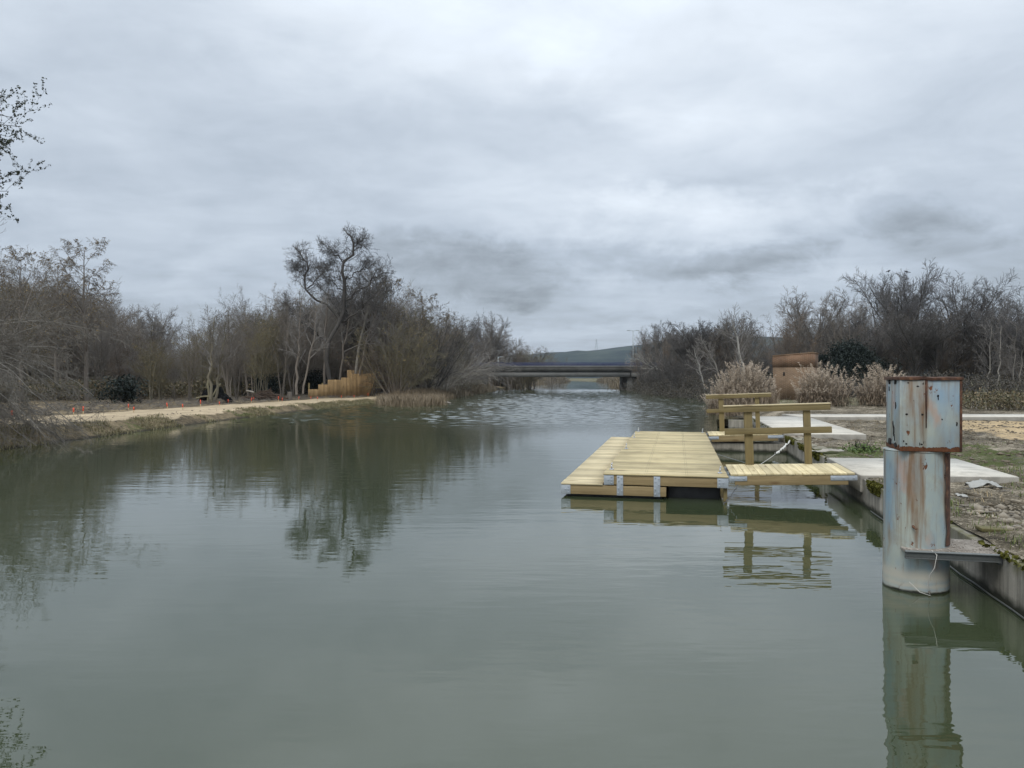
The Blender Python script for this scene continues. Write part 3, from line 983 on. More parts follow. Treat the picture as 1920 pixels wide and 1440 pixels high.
def plate(x0, x1, z0, z1, y, bolts, par, name='steel_plate', th=.008):
    p = MB().box(x0, x1, y - th, y - .001, z0, z1)
    for bx, bz in bolts:
        p.cyl((bx, y - th - .014, bz), (bx, y - th + .002, bz), .0125, .0125, 8)
    return p.build(name, 'galvanised', par, .0015)


def corner_bolts(x0, x1, z0, z1, side):
    xs = x1 - .035 if side > 0 else x0 + .035
    return [(xs, z0 + .03), (xs, (z0 + z1) / 2), (xs, z1 - .03), ((x0 + x1) / 2 - side * .01, (z0 + z1) / 2)]


plate(-1.893, -1.74, lz0 - .002, lz1 + .0, -.002, corner_bolts(-1.893, -1.74, lz0, lz1, 1), dk)
plate(-1.183, -1.02, uz0 - .002, uz1, 0, corner_bolts(-1.183, -1.02, uz0, uz1, 1), dk)
plate(.635, .803, uz0 - .002, uz1, 0, corner_bolts(.635, .803, uz0, uz1, -1), dk)
for vx in (-.97, -.37):
    plate(vx, vx + .105, lz0 - .0, uz1 - .004, -.003, [(vx + a_, lz0 + b_) for a_, b_ in ((.025, .04), (.08, .075), (.025, .12), (.08, .2), (.03, .245), (.08, .29), (.025, .31))], dk)
# plate returns round the corners
MB().box(-1.899, -1.891, .0, .15, lz0, lz1).build('steel_plate', 'galvanised', dk, .001)
MB().box(.801, .809, .0, .15, uz0, uz1).build('steel_plate', 'galvanised', dk, .001)


def cleat(v, u, rz=0.0):
    mb = MB()
    mb.box(v - .035, v + .035, u - .06, u + .06, UZ + .002, UZ + .010)
    mb.cyl((v, u - .02, UZ + .008), (v, u - .02, UZ + .085), .011, .011, 8)
    mb.cyl((v, u - .02, UZ + .082), (v + .012, u - .02, UZ + .118), .013, .010, 8)
    mb.cyl((v, u + .035, UZ + .006), (v, u + .035, UZ + .05), .010, .010, 8)
    mb.build('cleat', 'bolt_metal', dk)


for v, u in ((-1.10, .55), (-1.10, 4.4), (-1.10, 7.6), (-1.10, 9.85), (.72, 9.85), (.70, .42)):
    cleat(v, u)

# ------------------------------------------------------------------ gangways with one railing each
def gangway(u0, label):
    g = empty('gangway', (*duv(.86, u0), .0), -TH)
    tag(g, label, 'gangway')
    slope = math.atan2(.07, 1.9)
    g.rotation_mode = 'XYZ'
    g.rotation_euler = (0, -slope, -TH)
    LN, WD, T = 1.86, 1.36, .445
    boards(MB(), .0, LN, -.01, WD, T - .028, T, .112, .006, 'y').build('walkway', 'deck_along', g, .0015)
    for y0 in (.0, WD - .06):
        MB().box(.06, LN - .10, y0, y0 + .055, T - .185, T - .03).build('stringer', 'beam_across', g, .005)
    for x in (.35, .98, 1.6):
        MB().box(x, x + .06, .058, WD - .063, T - .2, T - .06).build('cross_bearer', 'beam_along', g, .004)
    for x0, x1 in ((-.02, .25), (LN - .36, LN + .03)):
        p = MB().box(x0, x1, -.010, -.001, T - .115, T - .04)
        for bx in np.linspace(x0 + .05, x1 - .05, 3):
            p.cyl((bx, -.022, T - .078), (bx, -.009, T - .078), .012, .012, 8)
        p.build('steel_plate', 'galvanised', g, .001)
        MB().box(x0, x1, WD - .004, WD + .006, T - .115, T - .04).build('steel_plate', 'galvanised', g, .001)
    yr = WD - .10
    # each post is two planks side by side with a groove
    for x, wd in ((.34, .140), (1.33, .115)):
        pm = MB()
        zt = T + .925
        if wd > .14:
            for k in range(3):
                pm.box(x + k * wd / 3 + .002, x + (k + 1) * wd / 3 - .002, yr, yr + .09 + .004 * (k == 1), T - .16, zt)
        else:
            pm.box(x, x + wd, yr, yr + .09, T - .16, zt)
        pm.build('post', 'post_wood', g, .005)
    hr = MB().box(.0, 1.765, yr - .048, yr - .004, T + .93, T + 1.03)
    hr.build('handrail', 'rail_wood', g, .006)
    MB().box(-.005, 1.77, yr - .06, yr + .10, T + 1.031, T + 1.052).build('rail_cap', 'deck_low', g, .004)
    MB().box(.0, 1.775, yr - .048, yr - .003, T + .535, T + .645).build('lower_rail', 'rail_wood', g, .006)
    return g


gangway(12.62, 'near timber gangway with a two-rail wooden railing, closest to the rusty pipe tower')
gangway(20.95, 'far timber gangway with its own railing, behind the near one')

# ropes
def cat_pts(a, b, sag, n=16):
    a = np.array(a, float); b = np.array(b, float); t = np.linspace(0, 1, n)[:, None]
    p = a * (1 - t) + b * t; p[:, 2] -= sag * 4 * (t * (1 - t))[:, 0]
    return p


def rope(name, pts, r, mat, label, cat):
    o = MB().tube(pts, r, 6).build(name, mat, None, 0, True); tag(o, label, cat); return o


x1, y1 = duv(2.80, 20.2); x2, y2 = duv(2.25, 18.6)
p = cat_pts((x1, y1, .40), (x2, y2, .20), .03, 22); p += rng.normal(0, .012, p.shape)
rope('mooring_rope', p, np.abs(rng.normal(.022, .008, 22)), 'rope_white', 'frayed white mooring rope hanging off the wall below the far gangway', 'rope')
x3, y3 = duv(1.35, 16.2)
rope('mooring_line', cat_pts((x2, y2, .20), (x3, y3, .02), .02), .006, 'rope_white', 'thin pale line running from the frayed rope down into the water', 'line')
x4, y4 = duv(.84, 17.4); x5, y5 = duv(2.6, 15.4)
rope('mooring_cable', cat_pts((x4, y4, .30), (x5, y5, .02), .03), .006, 'channel_steel', 'thin grey cable from the dock side to the water by the wall', 'cable')
x6, y6 = duv(.95, 12.62); x7, y7 = duv(.86, 12.3)
ch = MB()
pp = cat_pts((x6, y6, .27), (x7 - .12, y7 + .1, .0), .02, 12)
for k in range(11):
    a_, b_ = pp[k], pp[k + 1]; m_ = (a_ + b_) / 2
    ch.tube([a_ + (m_ - a_) * -.2, m_ + np.array([.012 * (k % 2), .0, .012 * ((k + 1) % 2)]), b_ + (b_ - m_) * .2], .007, 5)
o = ch.build('mooring_chain', 'dark_steel'); tag(o, 'short dark chain hanging from the gangway hinge into the water', 'chain')

# ------------------------------------------------------------------ rusty pipe tower
TX, TY = 3.865, 7.25
tw_ = empty('pipe_tower', (TX, TY, 0), -TH)
tag(tw_, 'rusty pale blue steel pipe standing in the water with a square box on top', 'pipe')
nseg = 64; zs = np.concatenate([np.linspace(-1.2, .0, 4), np.linspace(.06, 1.31, 24)])
an = np.arange(nseg) * 2 * math.pi / nseg
P = []
for z in zs:
    rr = .28 + .012 * (z < .13) * (fbm(an * 3, an * 0 + z * 9) - .2) + (.004 if z < .41 else 0) + .003 * np.sin(an * 3 + z * 2)
    P.append(np.stack([np.cos(an) * rr, np.sin(an) * rr, np.full(nseg, z)], 1))
i = np.arange(nseg); j = (i + 1) % nseg
Q = np.vstack([np.stack([k * nseg + i, k * nseg + j, (k + 1) * nseg + j, (k + 1) * nseg + i], 1) for k in range(len(zs) - 1)])
mb = MB().add(np.vstack(P), Q); mb.cyl((0, 0, 1.30), (0, 0, 1.312), .283, .283, 64)
mb.build('pipe', 'paint_pipe', tw_, 0, True)
# welded seam strip in bare rust on the pipe's side
sm_ = MB(); A0, A1 = R(-47), R(-12)
for a0, a1 in zip(np.linspace(A0, A1, 6)[:-1], np.linspace(A0, A1, 6)[1:]):
    for z0, z1 in zip(np.linspace(.42, 1.29, 9)[:-1], np.linspace(.42, 1.29, 9)[1:]):
        pass
ang = np.linspace(A0, A1, 7); zz_ = np.linspace(.43, 1.295, 26)
AV, ZV = np.meshgrid(ang, zz_, indexing='ij')
edge = np.where(AV == A0, (fbm(ZV * 5, ZV * 0 + 2) - .45) * .28 - .1 * (1.3 - ZV) * 0, 0)
rr = .2865
V = np.stack([np.cos(AV + edge) * rr, np.sin(AV + edge) * rr, ZV], -1).reshape(-1, 3)
k = len(zz_); q = (np.arange(6)[:, None] * k + np.arange(k - 1)[None]).ravel()
sm_.add(V, np.stack([q, q + k, q + k + 1, q + 1], 1))
sm_.build('seam_strip', 'rust', tw_, 0, True)
# box
bx0, bx1, by0, by1, bz0, bz1 = -.205, .302, -.287, .235, 1.313, 1.972
bb = MB()
bb.box(bx0, bx1, by0, by1, bz0, bz1)
bb.build('box', 'paint_box', tw_, .006)
MB().box(bx0 - .012, bx0 + .006, by0 - .008, by0 + .012, bz0, bz1 - .0).build('corner_strip', 'paint_box', tw_, .002)
MB().box(bx1 - .016, bx1 + .005, by0 - .007, by0 + .012, bz0 + .002, bz1).build('corner_strip', 'rust', tw_, .002)
MB().hexa([(bx0 + .208, by0 - .008, bz0 + .22), (bx0 + .214, by0 - .008, bz0 + .22), (bx0 + .214, by0 + .002, bz0 + .22), (bx0 + .208, by0 + .002, bz0 + .22)],
          [(bx0 + .203, by0 - .008, bz1), (bx0 + .223, by0 - .008, bz1), (bx0 + .223, by0 + .002, bz1), (bx0 + .203, by0 + .002, bz1)]).build('door_seam', 'rust', tw_)
MB().box(bx0 + .190, bx0 + .200, by0 - .005, by0 + .002, bz0 + .03, bz1).build('door_edge', 'paint_box', tw_, .001)
li = MB(); gx = np.linspace(bx0 - .014, bx1 + .014, 9)
lv_ = []
for x in gx:
    e_ = rng.normal(0, .003)
    lv_ += [(x, by0 - .014 + rng.normal(0, .002), 1.972 + e_), (x, by0 - .014 + rng.normal(0, .002), 2.000 + e_), (x, by1 + .02, 2.003 + e_), (x, by1 + .02, 1.972 + e_)]
lq = []
for k in range(8):
    a_ = 4 * k; c_ = a_ + 4
    lq += [[a_, c_, c_ + 1, a_ + 1], [a_ + 1, c_ + 1, c_ + 2, a_ + 2], [a_ + 2, c_ + 2, c_ + 3, a_ + 3], [a_ + 3, c_ + 3, c_, a_]]
lq += [[0, 1, 2, 3], [35, 34, 33, 32]]
li.add(lv_, lq).build('lid', 'rust', tw_, .002)
# bullet-like holes and torn slots
def hole(cx, cz, r, face='front', tall=1.0):
    n_ = 9; a_ = np.arange(n_) * 2 * math.pi / n_; rr_ = r * rng.uniform(.7, 1.25, n_)
    mb = MB()
    if face == 'front':
        V = np.stack([cx + np.cos(a_) * rr_, np.full(n_, by0 - .0035), cz + np.sin(a_) * rr_ * tall], 1); V2 = V + [0, .006, 0]
    elif face == 'left':
        V = np.stack([np.full(n_, bx0 - .0035), cx - np.cos(a_) * rr_, cz + np.sin(a_) * rr_ * tall], 1); V2 = V + [.006, 0, 0]
    q_ = np.arange(n_); w_ = (q_ + 1) % n_
    c_ = V.mean(0)
    mb.add(np.vstack([V, V2, [c_]]), np.stack([q_, w_, w_ + n_, q_ + n_], 1), np.stack([w_, q_, np.full(n_, 2 * n_)], 1))
    mb.build('hole', 'hole_dark', tw_)
W_ = bx1 - bx0; H_ = bz1 - bz0
fx = lambda px: bx0 + (px - 330) / (1090 - 330) * W_
fz = lambda py: bz1 - (py - 150) / (1085 - 150) * H_
for px, py, r, t in ((400, 598, .010, .8), (600, 600, .010, 1), (797, 355, .009, 1.2), (799, 390, .004, 4), (848, 660, .006, 1.2), (1032, 720, .008, 2.4), (395, 985, .009, .9), (590, 990, .009, .8), (565, 985, .003, 5), (622, 960, .008, 2.5), (360, 950, .006, 1.5), (490, 420, .003, 1), (540, 230, .012, .5), (418, 185, .010, .5), (620, 195, .014, .9)):
    hole(fx(px), fz(py), r, 'front', t)
D_ = by1 - by0
ly = lambda px: by0 + (330 - px) / (330 - 135) * D_
for px, py, r, t in ((265, 490, .016, 2.2), (232, 760, .018, 2.2), (240, 850, .022, 2.6), (250, 930, .012, 3.0), (180, 270, .016, 1.8), (185, 175, .045, .45), (262, 180, .045, .45), (190, 1000, .06, .5), (260, 1020, .05, .5)):
    hole(ly(px), fz(py), r, 'left', t)
# service plate and channel from the wall to the pipe
pl = MB().box(-.19, .70, -.395, .24, .392, .418).build('service_plate', 'dirt_cover', tw_, .004)
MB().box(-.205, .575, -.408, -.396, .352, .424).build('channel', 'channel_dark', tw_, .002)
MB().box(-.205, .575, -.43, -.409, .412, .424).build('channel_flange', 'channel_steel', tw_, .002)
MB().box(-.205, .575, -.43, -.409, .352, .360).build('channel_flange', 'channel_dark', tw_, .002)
MB().box(.56, .60, -.40, -.3, .33, .411).build('bracket', 'dark_steel', tw_, .004)
# hook with rust run
hk = MB(); hk.cyl((-.10, -.27, .62), (-.10, -.30, .615), .012, .012, 8); hk.tube([(-.10, -.30, .615), (-.09, -.315, .60), (-.075, -.31, .605)], .006, 6)
hk.build('hook', 'rust', tw_)
# dirt and leaf scraps on the plate
rg = np.random.default_rng(21)
C = np.stack([rg.uniform(.20, .70, 500), rg.uniform(-.39, .23, 500), np.full(500, .424)], 1)
C2 = np.stack([rg.uniform(-.19, .25, 60), rg.uniform(-.39, -.31, 60), np.full(60, .424)], 1)
V, Q = leaf_cards(rg, np.vstack([C, C2]), .016); V[:, 2] = .421 + np.abs(V[:, 2] - .424) * .5
o = link('leaf_litter', mesh_from('leaf_litter', V, [Q]), mat_leaf('litter', (.10, .07, .045), (.42, .38, .33)), tw_)
o['kind'] = 'stuff'
# string trailing from the channel into the water
M4 = tw_.location
def tl(x, y, z):
    return (TX + x * CT + y * ST, TY - x * ST + y * CT, z)
rope('string', np.array([tl(.02, -.40, .43), tl(.05, -.44, .40), tl(.03, -.44, .28), tl(.0, -.40, .2), tl(.0, -.36, .1), tl(.02, -.36, .01), tl(-.06, -.33, .03), tl(-.14, -.30, .11)]), .0035, 'rope_white', 'loose white string trailing from the steel channel to the water at the pipe foot', 'string')
x1, y1 = duv(WV - .06, 1.5); x2, y2 = duv(WV - .05, 12.0)
rope('cable', cat_pts((x1, y1, .012), (x2, y2, .03), .004, 30) + rng.normal(0, .008, (30, 3)) * [1, 1, .3], .008, 'channel_dark', 'dark cable floating along the foot of the canal wall', 'cable')
#@@BANKS

# ------------------------------------------------------------------ things on the right bank
def stones(rg, C, S):
    ico_v = np.array([[0, 0, 1], [.9, 0, .45], [.28, .85, .45], [-.72, .53, .45], [-.72, -.53, .45], [.28, -.85, .45], [.72, .53, -.45], [-.28, .85, -.45], [-.9, 0, -.45], [-.28, -.85, -.45], [.72, -.53, -.45], [0, 0, -1]])
    ico_f = np.array([[0, 1, 2], [0, 2, 3], [0, 3, 4], [0, 4, 5], [0, 5, 1], [1, 6, 2], [2, 7, 3], [3, 8, 4], [4, 9, 5], [5, 10, 1], [6, 7, 2], [7, 8, 3], [8, 9, 4], [9, 10, 5], [10, 6, 1], [11, 7, 6], [11, 8, 7], [11, 9, 8], [11, 10, 9], [11, 6, 10]])
    k = len(C)
    V = ico_v[None] * (1 + rg.normal(0, .17, (k, 12, 1)))
    V = V * np.stack([S * rg.uniform(.7, 1.5, k), S * rg.uniform(.7, 1.3, k), S * rg.uniform(.35, .8, k)], 1)[:, None]
    a_ = rg.random(k) * 6.28; c_, s_ = np.cos(a_)[:, None], np.sin(a_)[:, None]
    V = np.stack([V[..., 0] * c_ - V[..., 1] * s_, V[..., 0] * s_ + V[..., 1] * c_, V[..., 2]], -1) + C[:, None]
    return V.reshape(-1, 3), (ico_f[None] + np.arange(k)[:, None, None] * 12).reshape(-1, 3)


def scatter_r(rg, n, d0, d1, y0, y1, thr=None, sc=.6, seed=0):
    Y = rg.uniform(y0, y1, n); X = XR(Y) + rg.uniform(d0, d1, n)
    if thr is not None:
        k = fbm(X * sc + seed, Y * sc) > thr; X, Y = X[k], Y[k]
    # keep clear of slabs
    u = X * ST + Y * CT; v = X * CT - Y * ST
    k = ~((v > 2.7) & (v < 5.1) & (u > 12.6) & (u < 15.45)) & ~((v > 2.7) & (v < 4.95) & (u > 21.25) & (u < 30.7)) & ~((X > 10.8) & (Y > 28.4) & (Y < 30.7))
    X, Y = X[k], Y[k]
    return np.stack([X, Y, zr(X, Y)], 1)


rg = np.random.default_rng(31)
C = np.vstack([scatter_r(rg, 420, .25, 2.2, 7.6, 9.6), scatter_r(rg, 900, .1, 6, 5, 14, .5), scatter_r(rg, 500, .1, 9, 14, 28, .5)])
S = np.concatenate([np.abs(rg.normal(.018, .014, 420)) + .012, np.full(5000, .014)])[:len(C)] * rg.uniform(.6, 1.5, len(C))
V, T = stones(rg, C + [0, 0, .01], S)
o = link('rubble', mesh_from('rubble', V, [T]), 'stone', None, True)
tag(o, 'broken stones and rubble strewn over the muddy right bank behind the canal wall', 'rubble', kind='stuff')


C = np.vstack([scatter_r(rg, 3800, .05, 9, 5.5, 28, .46, .7, 5)])
V, T = stones(rg, C + [0, 0, .004], rg.uniform(.008, .06, len(C)))
mat_concrete('clod', (.06, .05, .034), (.20, .165, .12), .5, False, 3.0)
o = link('debris', mesh_from('debris', V, [T]), 'clod', None, True)
tag(o, 'brown clods of churned earth over the right bank', 'debris', kind='stuff')


def tufts(rg, C, blades, hmin, hmax, spread, lean, wd):
    n = len(C); B = n * blades
    base = np.repeat(C, blades, 0) + np.stack([rg.normal(0, spread, B), rg.normal(0, spread, B), np.full(B, -.01)], 1)
    a_ = rg.random(B) * 6.28; h_ = rg.uniform(hmin, hmax, B); l_ = rg.uniform(.1, 1, B) * lean
    dirx = np.stack([np.cos(a_), np.sin(a_), np.zeros(B)], 1); per = np.stack([-np.sin(a_), np.cos(a_), np.zeros(B)], 1) * (wd * rg.uniform(.6, 1.3, B))[:, None]
    mid = base + dirx * (h_ * l_ * .35)[:, None] + np.array([0, 0, 1]) * (h_ * .6)[:, None]
    tip = base + dirx * (h_ * l_)[:, None] + np.array([0, 0, 1]) * (h_ * (1 - .35 * l_))[:, None]
    V = np.stack([base - per, base + per, mid + per * .7, mid - per * .7, tip], 1).reshape(-1, 3)
    k = np.arange(B)[:, None] * 5
    return V, k + np.array([[0, 1, 2, 3]]), k + np.array([[3, 2, 4]])


def tuft_obj(name, C, blades, hmin, hmax, spread, lean, wd, mat, label, cat, rg):
    V, Q, T = tufts(rg, C, blades, hmin, hmax, spread, lean, wd)
    o = link(name, mesh_from(name, V, [Q, T]), mat)
    tag(o, label, cat, kind='stuff')
    return o


C = np.vstack([scatter_r(rg, 1500, 1.6, 8, 6, 13.5, .50, .5, 3), scatter_r(rg, 1500, .6, 9, 13, 19, .47, .5, 3), scatter_r(rg, 120, .05, .5, 5, 12)])
tuft_obj('grass', C, 9, .03, .11, .05, .9, .004, 'grass_blades', 'low green grass and weeds growing through the mud of the right bank', 'grass', rg)
C = np.vstack([scatter_r(rg, 1400, .2, 10, 6, 28, .5, .4, 9)])
tuft_obj('dry_grass', C, 6, .03, .12, .06, 1.2, .004, 'grass_dry', 'pale dead grass stalks lying on the muddy right bank', 'dry grass', rg)
# twigs on the mud
C = scatter_r(rg, 900, .1, 9, 5.5, 27)
k = len(C); a_ = rg.random(k) * 6.28; L_t = rg.uniform(.06, .35, k)
P = np.stack([C + [0, 0, .012], C + np.stack([np.cos(a_) * L_t, np.sin(a_) * L_t, rg.uniform(.0, .05, k)], 1) + [0, 0, .012]], 1)
V, Q = tubes(P, np.stack([np.full(k, .006), np.full(k, .003)], 1), 3)
o = link('debris', mesh_from('debris', V, [Q]), 'twig_grey'); tag(o, 'grey twigs and bark scraps littering the muddy right bank', 'debris', kind='stuff')


def scrap(name, X, Y, w_, d_, h_, mat, label, cat, seed, n_=14):
    rg_ = np.random.default_rng(seed)
    gx, gy = np.meshgrid(np.linspace(-1, 1, n_), np.linspace(-1, 1, n_), indexing='ij')
    r_ = .75 + .5 * fbm(gx * 1.5 + seed, gy * 1.5)
    z_ = h_ * fbm(gx * 2.2 + seed, gy * 2.2 + 4) * (1 - .6 * (gx ** 2 + gy ** 2) / 2) * 1.6
    x_ = gx * w_ / 2 * r_; y_ = gy * d_ / 2 * r_
    V = np.stack([X + x_, Y + y_, zr(X + x_, Y + y_) + .006 + z_], -1).reshape(-1, 3)
    q = (np.arange(n_ - 1)[:, None] * n_ + np.arange(n_ - 1)[None]).ravel()
    me = mesh_from(name, V, [np.stack([q, q + n_, q + n_ + 1, q + 1], 1)])
    o = link(name, me, mat, None, True)
    s_ = o.modifiers.new('thick', 'SOLIDIFY'); s_.thickness = .004
    tag(o, label, cat); return o


scrap('plastic_sheet', 6.75, 10.85, .50, .25, .11, 'plastic_scrap', 'crumpled whitish plastic sheet in front of the near concrete slab', 'plastic sheet', 3)
scrap('plastic_scrap', 7.35, 10.3, .14, .10, .05, 'plastic_scrap', 'small white scrap right of the crumpled plastic sheet', 'scrap', 5)
scrap('plastic_scrap', 6.05, 10.2, .16, .08, .03, 'plastic_scrap', 'small white scrap beside the rusty pipe, left of the plastic sheet', 'scrap', 8)
scrap('plastic_sheet', 6.45, 15.6, .7, .2, .09, 'concrete_edge', 'pale flattened scrap lying just behind the near concrete slab', 'scrap', 9)
# mossy plank on the wall behind the pipe
x_, y_ = duv(3.1, 8.55)
pk = MB().box(-.10, .26, -.09, .09, 0, .035).build('plank', 'old_timber', None, .004); pk.location = (x_, y_, .437); pk.rotation_euler = (0, R(2), -TH)
tag(pk, 'short mossy yellow timber plank lying on the wall just behind the pipe', 'plank')
# weed hanging on the wall
wd_ = empty('weed', (*duv(WV - .01, 5.05), .33), -TH); tag(wd_, 'green weed with dangling roots growing out of the canal wall at the frame edge', 'weed')
rg = np.random.default_rng(41)
C = rg.normal(0, 1, (420, 3)) * [.035, .10, .085]; C[:, 0] = -np.abs(C[:, 0])
V, Q = leaf_cards(rg, C, .03, 1.8); link('foliage', mesh_from('foliage', V, [Q]), 'weed_green', wd_)
P = np.zeros((14, 6, 3)); P[:, 0] = rg.normal(0, 1, (14, 3)) * [.005, .03, .03]
for k in range(1, 6): P[:, k] = P[:, k - 1] + rg.normal(0, 1, (14, 3)) * [.004, .018, .008] - [.004, 0, .055]
P[..., 0] = np.minimum(P[..., 0], -.006)
V, Q = tubes(P, np.full((14, 6), .0035), 3); link('stem', mesh_from('stem', V, [Q]), 'bark_dark', wd_)
# mounds of weeds on the bank (right edge)
for k_, (X, Y, s, lab) in enumerate([(8.6, 11.8, .5, 'leafy green weed clump on the mud right of the plastic sheet'), (7.2, 9.0, .35, 'low weed clump with dark stems above the rubble'), (7.7, 16.6, .5, 'dark weedy clump on the mud between the two concrete slabs')]):
    e = empty('weed_clump', (X, Y, float(zr(X, Y)))); tag(e, lab, 'weed')
    C = rg.normal(0, 1, (500, 3)) * [s * .45, s * .45, s * .13]; C[:, 2] = np.abs(C[:, 2])
    V, Q = leaf_cards(rg, C, .035, 1.8); link('foliage', mesh_from('foliage', V, [Q]), 'weed_green', e)
    k = 40; P = np.zeros((k, 3, 3)); a_ = rg.random(k) * 6.28
    P[:, 0] = np.stack([np.cos(a_), np.sin(a_), a_ * 0], 1) * rg.uniform(0, s * .4, k)[:, None]
    P[:, 1] = P[:, 0] + rg.normal(0, 1, (k, 3)) * [.05, .05, .03] + [0, 0, .10]; P[:, 2] = P[:, 1] + rg.normal(0, 1, (k, 3)) * [.08, .08, .03] + [0, 0, .08]
    V, Q = tubes(P, np.full((k, 3), .004), 3); link('stem', mesh_from('stem', V, [Q]), 'bark_dark', e)

# ------------------------------------------------------------------ plumed reeds behind the path
def reed_bed(X0, Y0, rx, ry, n, hmax, label, seed, name='reed_clump'):
    rg_ = np.random.default_rng(seed)
    a_ = rg_.random(n) * 6.28; q = np.sqrt(rg_.random(n))
    bx = X0 + np.cos(a_) * q * rx; by = Y0 + np.sin(a_) * q * ry
    h_ = hmax * (1 - .68 * q ** 2) * rg_.uniform(.35, 1.0, n) ** .7
    bz = np.maximum(zr(bx, by), -.1)
    ln = rg_.normal(0, .16, (n, 2)) + np.stack([np.cos(a_), np.sin(a_)], 1) * .12 * q[:, None]
    P = np.zeros((n, 4, 3))
    for k, t in enumerate((0, .4, .75, 1.0)):
        P[:, k, 0] = bx + ln[:, 0] * h_ * t * t; P[:, k, 1] = by + ln[:, 1] * h_ * t * t; P[:, k, 2] = bz + h_ * t
    e = empty(name, (X0, Y0, float(zr(X0, Y0)))); tag(e, label, 'reeds')
    off = np.array([X0, Y0, float(zr(X0, Y0))])
    V, Q = tubes(P, np.tile([.008, .007, .006, .004], (n, 1)), 3)
    # strap leaves
    m_ = n * 5; bi = rg_.integers(0, n, m_); t = rg_.uniform(.1, .8, m_)
    st = P[bi, 0] + (P[bi, 2] - P[bi, 0]) * t[:, None]
    az = rg_.random(m_) * 6.28; L = rg_.uniform(.25, .6, m_)
    dx = np.stack([np.cos(az), np.sin(az), az * 0], 1); pr = np.stack([-np.sin(az), np.cos(az), az * 0], 1) * .012
    mid = st + dx * (L * .5)[:, None] + [0, 0, .10]; tip = st + dx * L[:, None] - np.array([0, 0, 1]) * (rg_.uniform(.0, .25, m_))[:, None]
    LV = np.stack([st - pr * .5, st + pr * .5, mid + pr, mid - pr, tip], 1).reshape(-1, 3); kk = np.arange(m_)[:, None] * 5 + len(V)
    me = mesh_from('stem', np.vstack([V, LV]) - off, [Q, kk + np.array([[0, 1, 2, 3]]), kk + np.array([[3, 2, 4]])])
    link('stem', me, 'reed_stem', e)
    # plumes: drooping feathery tufts
    m_ = n * 38; bi = np.repeat(np.arange(n), 38); t = rg_.random(m_)
    tipd = unit(P[:, 3] - P[:, 2])[bi]
    c = P[bi, 3] + tipd * (t * .34 - .06)[:, None]
    az = rg_.random(m_) * 6.28; ln_ = rg_.uniform(.06, .15, m_) * (1 - .55 * t)
    out = np.stack([np.cos(az) * .8 + .35, np.sin(az) * .8, .35 + az * 0], 1)
    pr = np.stack([-np.sin(az), np.cos(az), az * 0], 1) * .017
    e1 = c + out * ln_[:, None]; e2 = e1 + out * (ln_ * .5)[:, None] * [1, 1, -1.2]
    PV = np.stack([c - pr * .4, c + pr * .4, e1 + pr, e1 - pr, e2], 1).reshape(-1, 3); kk = np.arange(m_)[:, None] * 5
    link('plume', mesh_from('plume', PV - off, [kk + np.array([[0, 1, 2, 3]]), kk + np.array([[3, 2, 4]])]), 'reed_plume', e)
    return e


reed_bed(12.35, 41.0, 1.7, 1.5, 560, 2.5, 'widest clump of pale plumed reeds, left of the brick hut', 51)
reed_bed(16.75, 41.5, .95, 1.4, 300, 2.35, 'pale plumed reed clump in front of the brick hut', 52)
reed_bed(17.9, 41.5, .55, 1.0, 60, 2.2, 'thin sparse reed clump between the hut and the dark evergreen', 53)
reed_bed(20.0, 41.0, 1.15, 1.3, 300, 2.2, 'bushy pale reed clump just left of the rusty box', 54)


def bramble(name, pts, n, h, label, seed, zf, mat='bramble', stemmat='twig_brown', size=.10, spread=1.2, leafn=9):
    """pts: polyline of ground positions; a tangle of arching canes and leaf scraps"""
    rg_ = np.random.default_rng(seed)
    pts = np.array(pts, float); t = rg_.random(n) * (len(pts) - 1); i_ = np.minimum(t.astype(int), len(pts) - 2); w = (t - i_)[:, None]
    b_ = pts[i_] * (1 - w) + pts[i_ + 1] * w + rg_.normal(0, spread, (n, 2))
    z_ = zf(b_[:, 0], b_[:, 1])
    hh = h * (.35 + 1.1 * fbm(b_[:, 0] * .35 + seed, b_[:, 1] * .35)) * rg_.uniform(.5, 1, n)
    a_ = rg_.random(n) * 6.28
    P = np.zeros((n, 6, 3))
    for k, s in enumerate(np.linspace(0, 1, 6)):
        P[:, k, 0] = b_[:, 0] + np.cos(a_) * s * hh * .7 + rg_.normal(0, .04, n); P[:, k, 1] = b_[:, 1] + np.sin(a_) * s * hh * .7 + rg_.normal(0, .04, n)
        P[:, k, 2] = z_ + hh * (1.9 * s - 1.05 * s * s) + rg_.normal(0, .02, n)
    V, Q = tubes(P, np.tile(np.linspace(.014, .006, 6), (n, 1)), 3)
    C = P[:, 1:].reshape(-1, 3); C = np.repeat(C, leafn, 0); C = C + rg_.normal(0, .16, C.shape)
    LV, LQ = leaf_cards(rg_, C, size, 1.7)
    me = mesh_from(name, np.vstack([V, LV]), [Q, LQ + len(V)])
    o = link(name, me, stemmat); me.materials.append(MATS[mat])
    idx = np.zeros(len(me.polygons), np.int32); idx[len(Q):] = 1; me.polygons.foreach_set('material_index', idx)
    tag(o, label, 'undergrowth', kind='stuff')
    return o


bramble('brambles', [(22, 37), (32, 36.5), (48, 36)], 900, 1.0, 'tangled brown and green brambles behind the concrete path', 61, zr, size=.07, leafn=7)
bramble('undergrowth', [(15, 60), (26, 59), (40, 54), (60, 47)], 1600, 2.2, 'dark brown undergrowth below the trees behind the reeds and the hut', 62, zr, 'leaf_deadbrown', 'twig_dark', .07, 2.5, 4)
bramble('undergrowth', [(17.6, 70), (17.6, 82), (18.2, 95), (18.8, 116)], 1500, 2.6, 'dark overhanging scrub along the far right waterside before the bridge', 63, zr, 'leaf_deadbrown', 'twig_dark', .07, 1.6, 4)
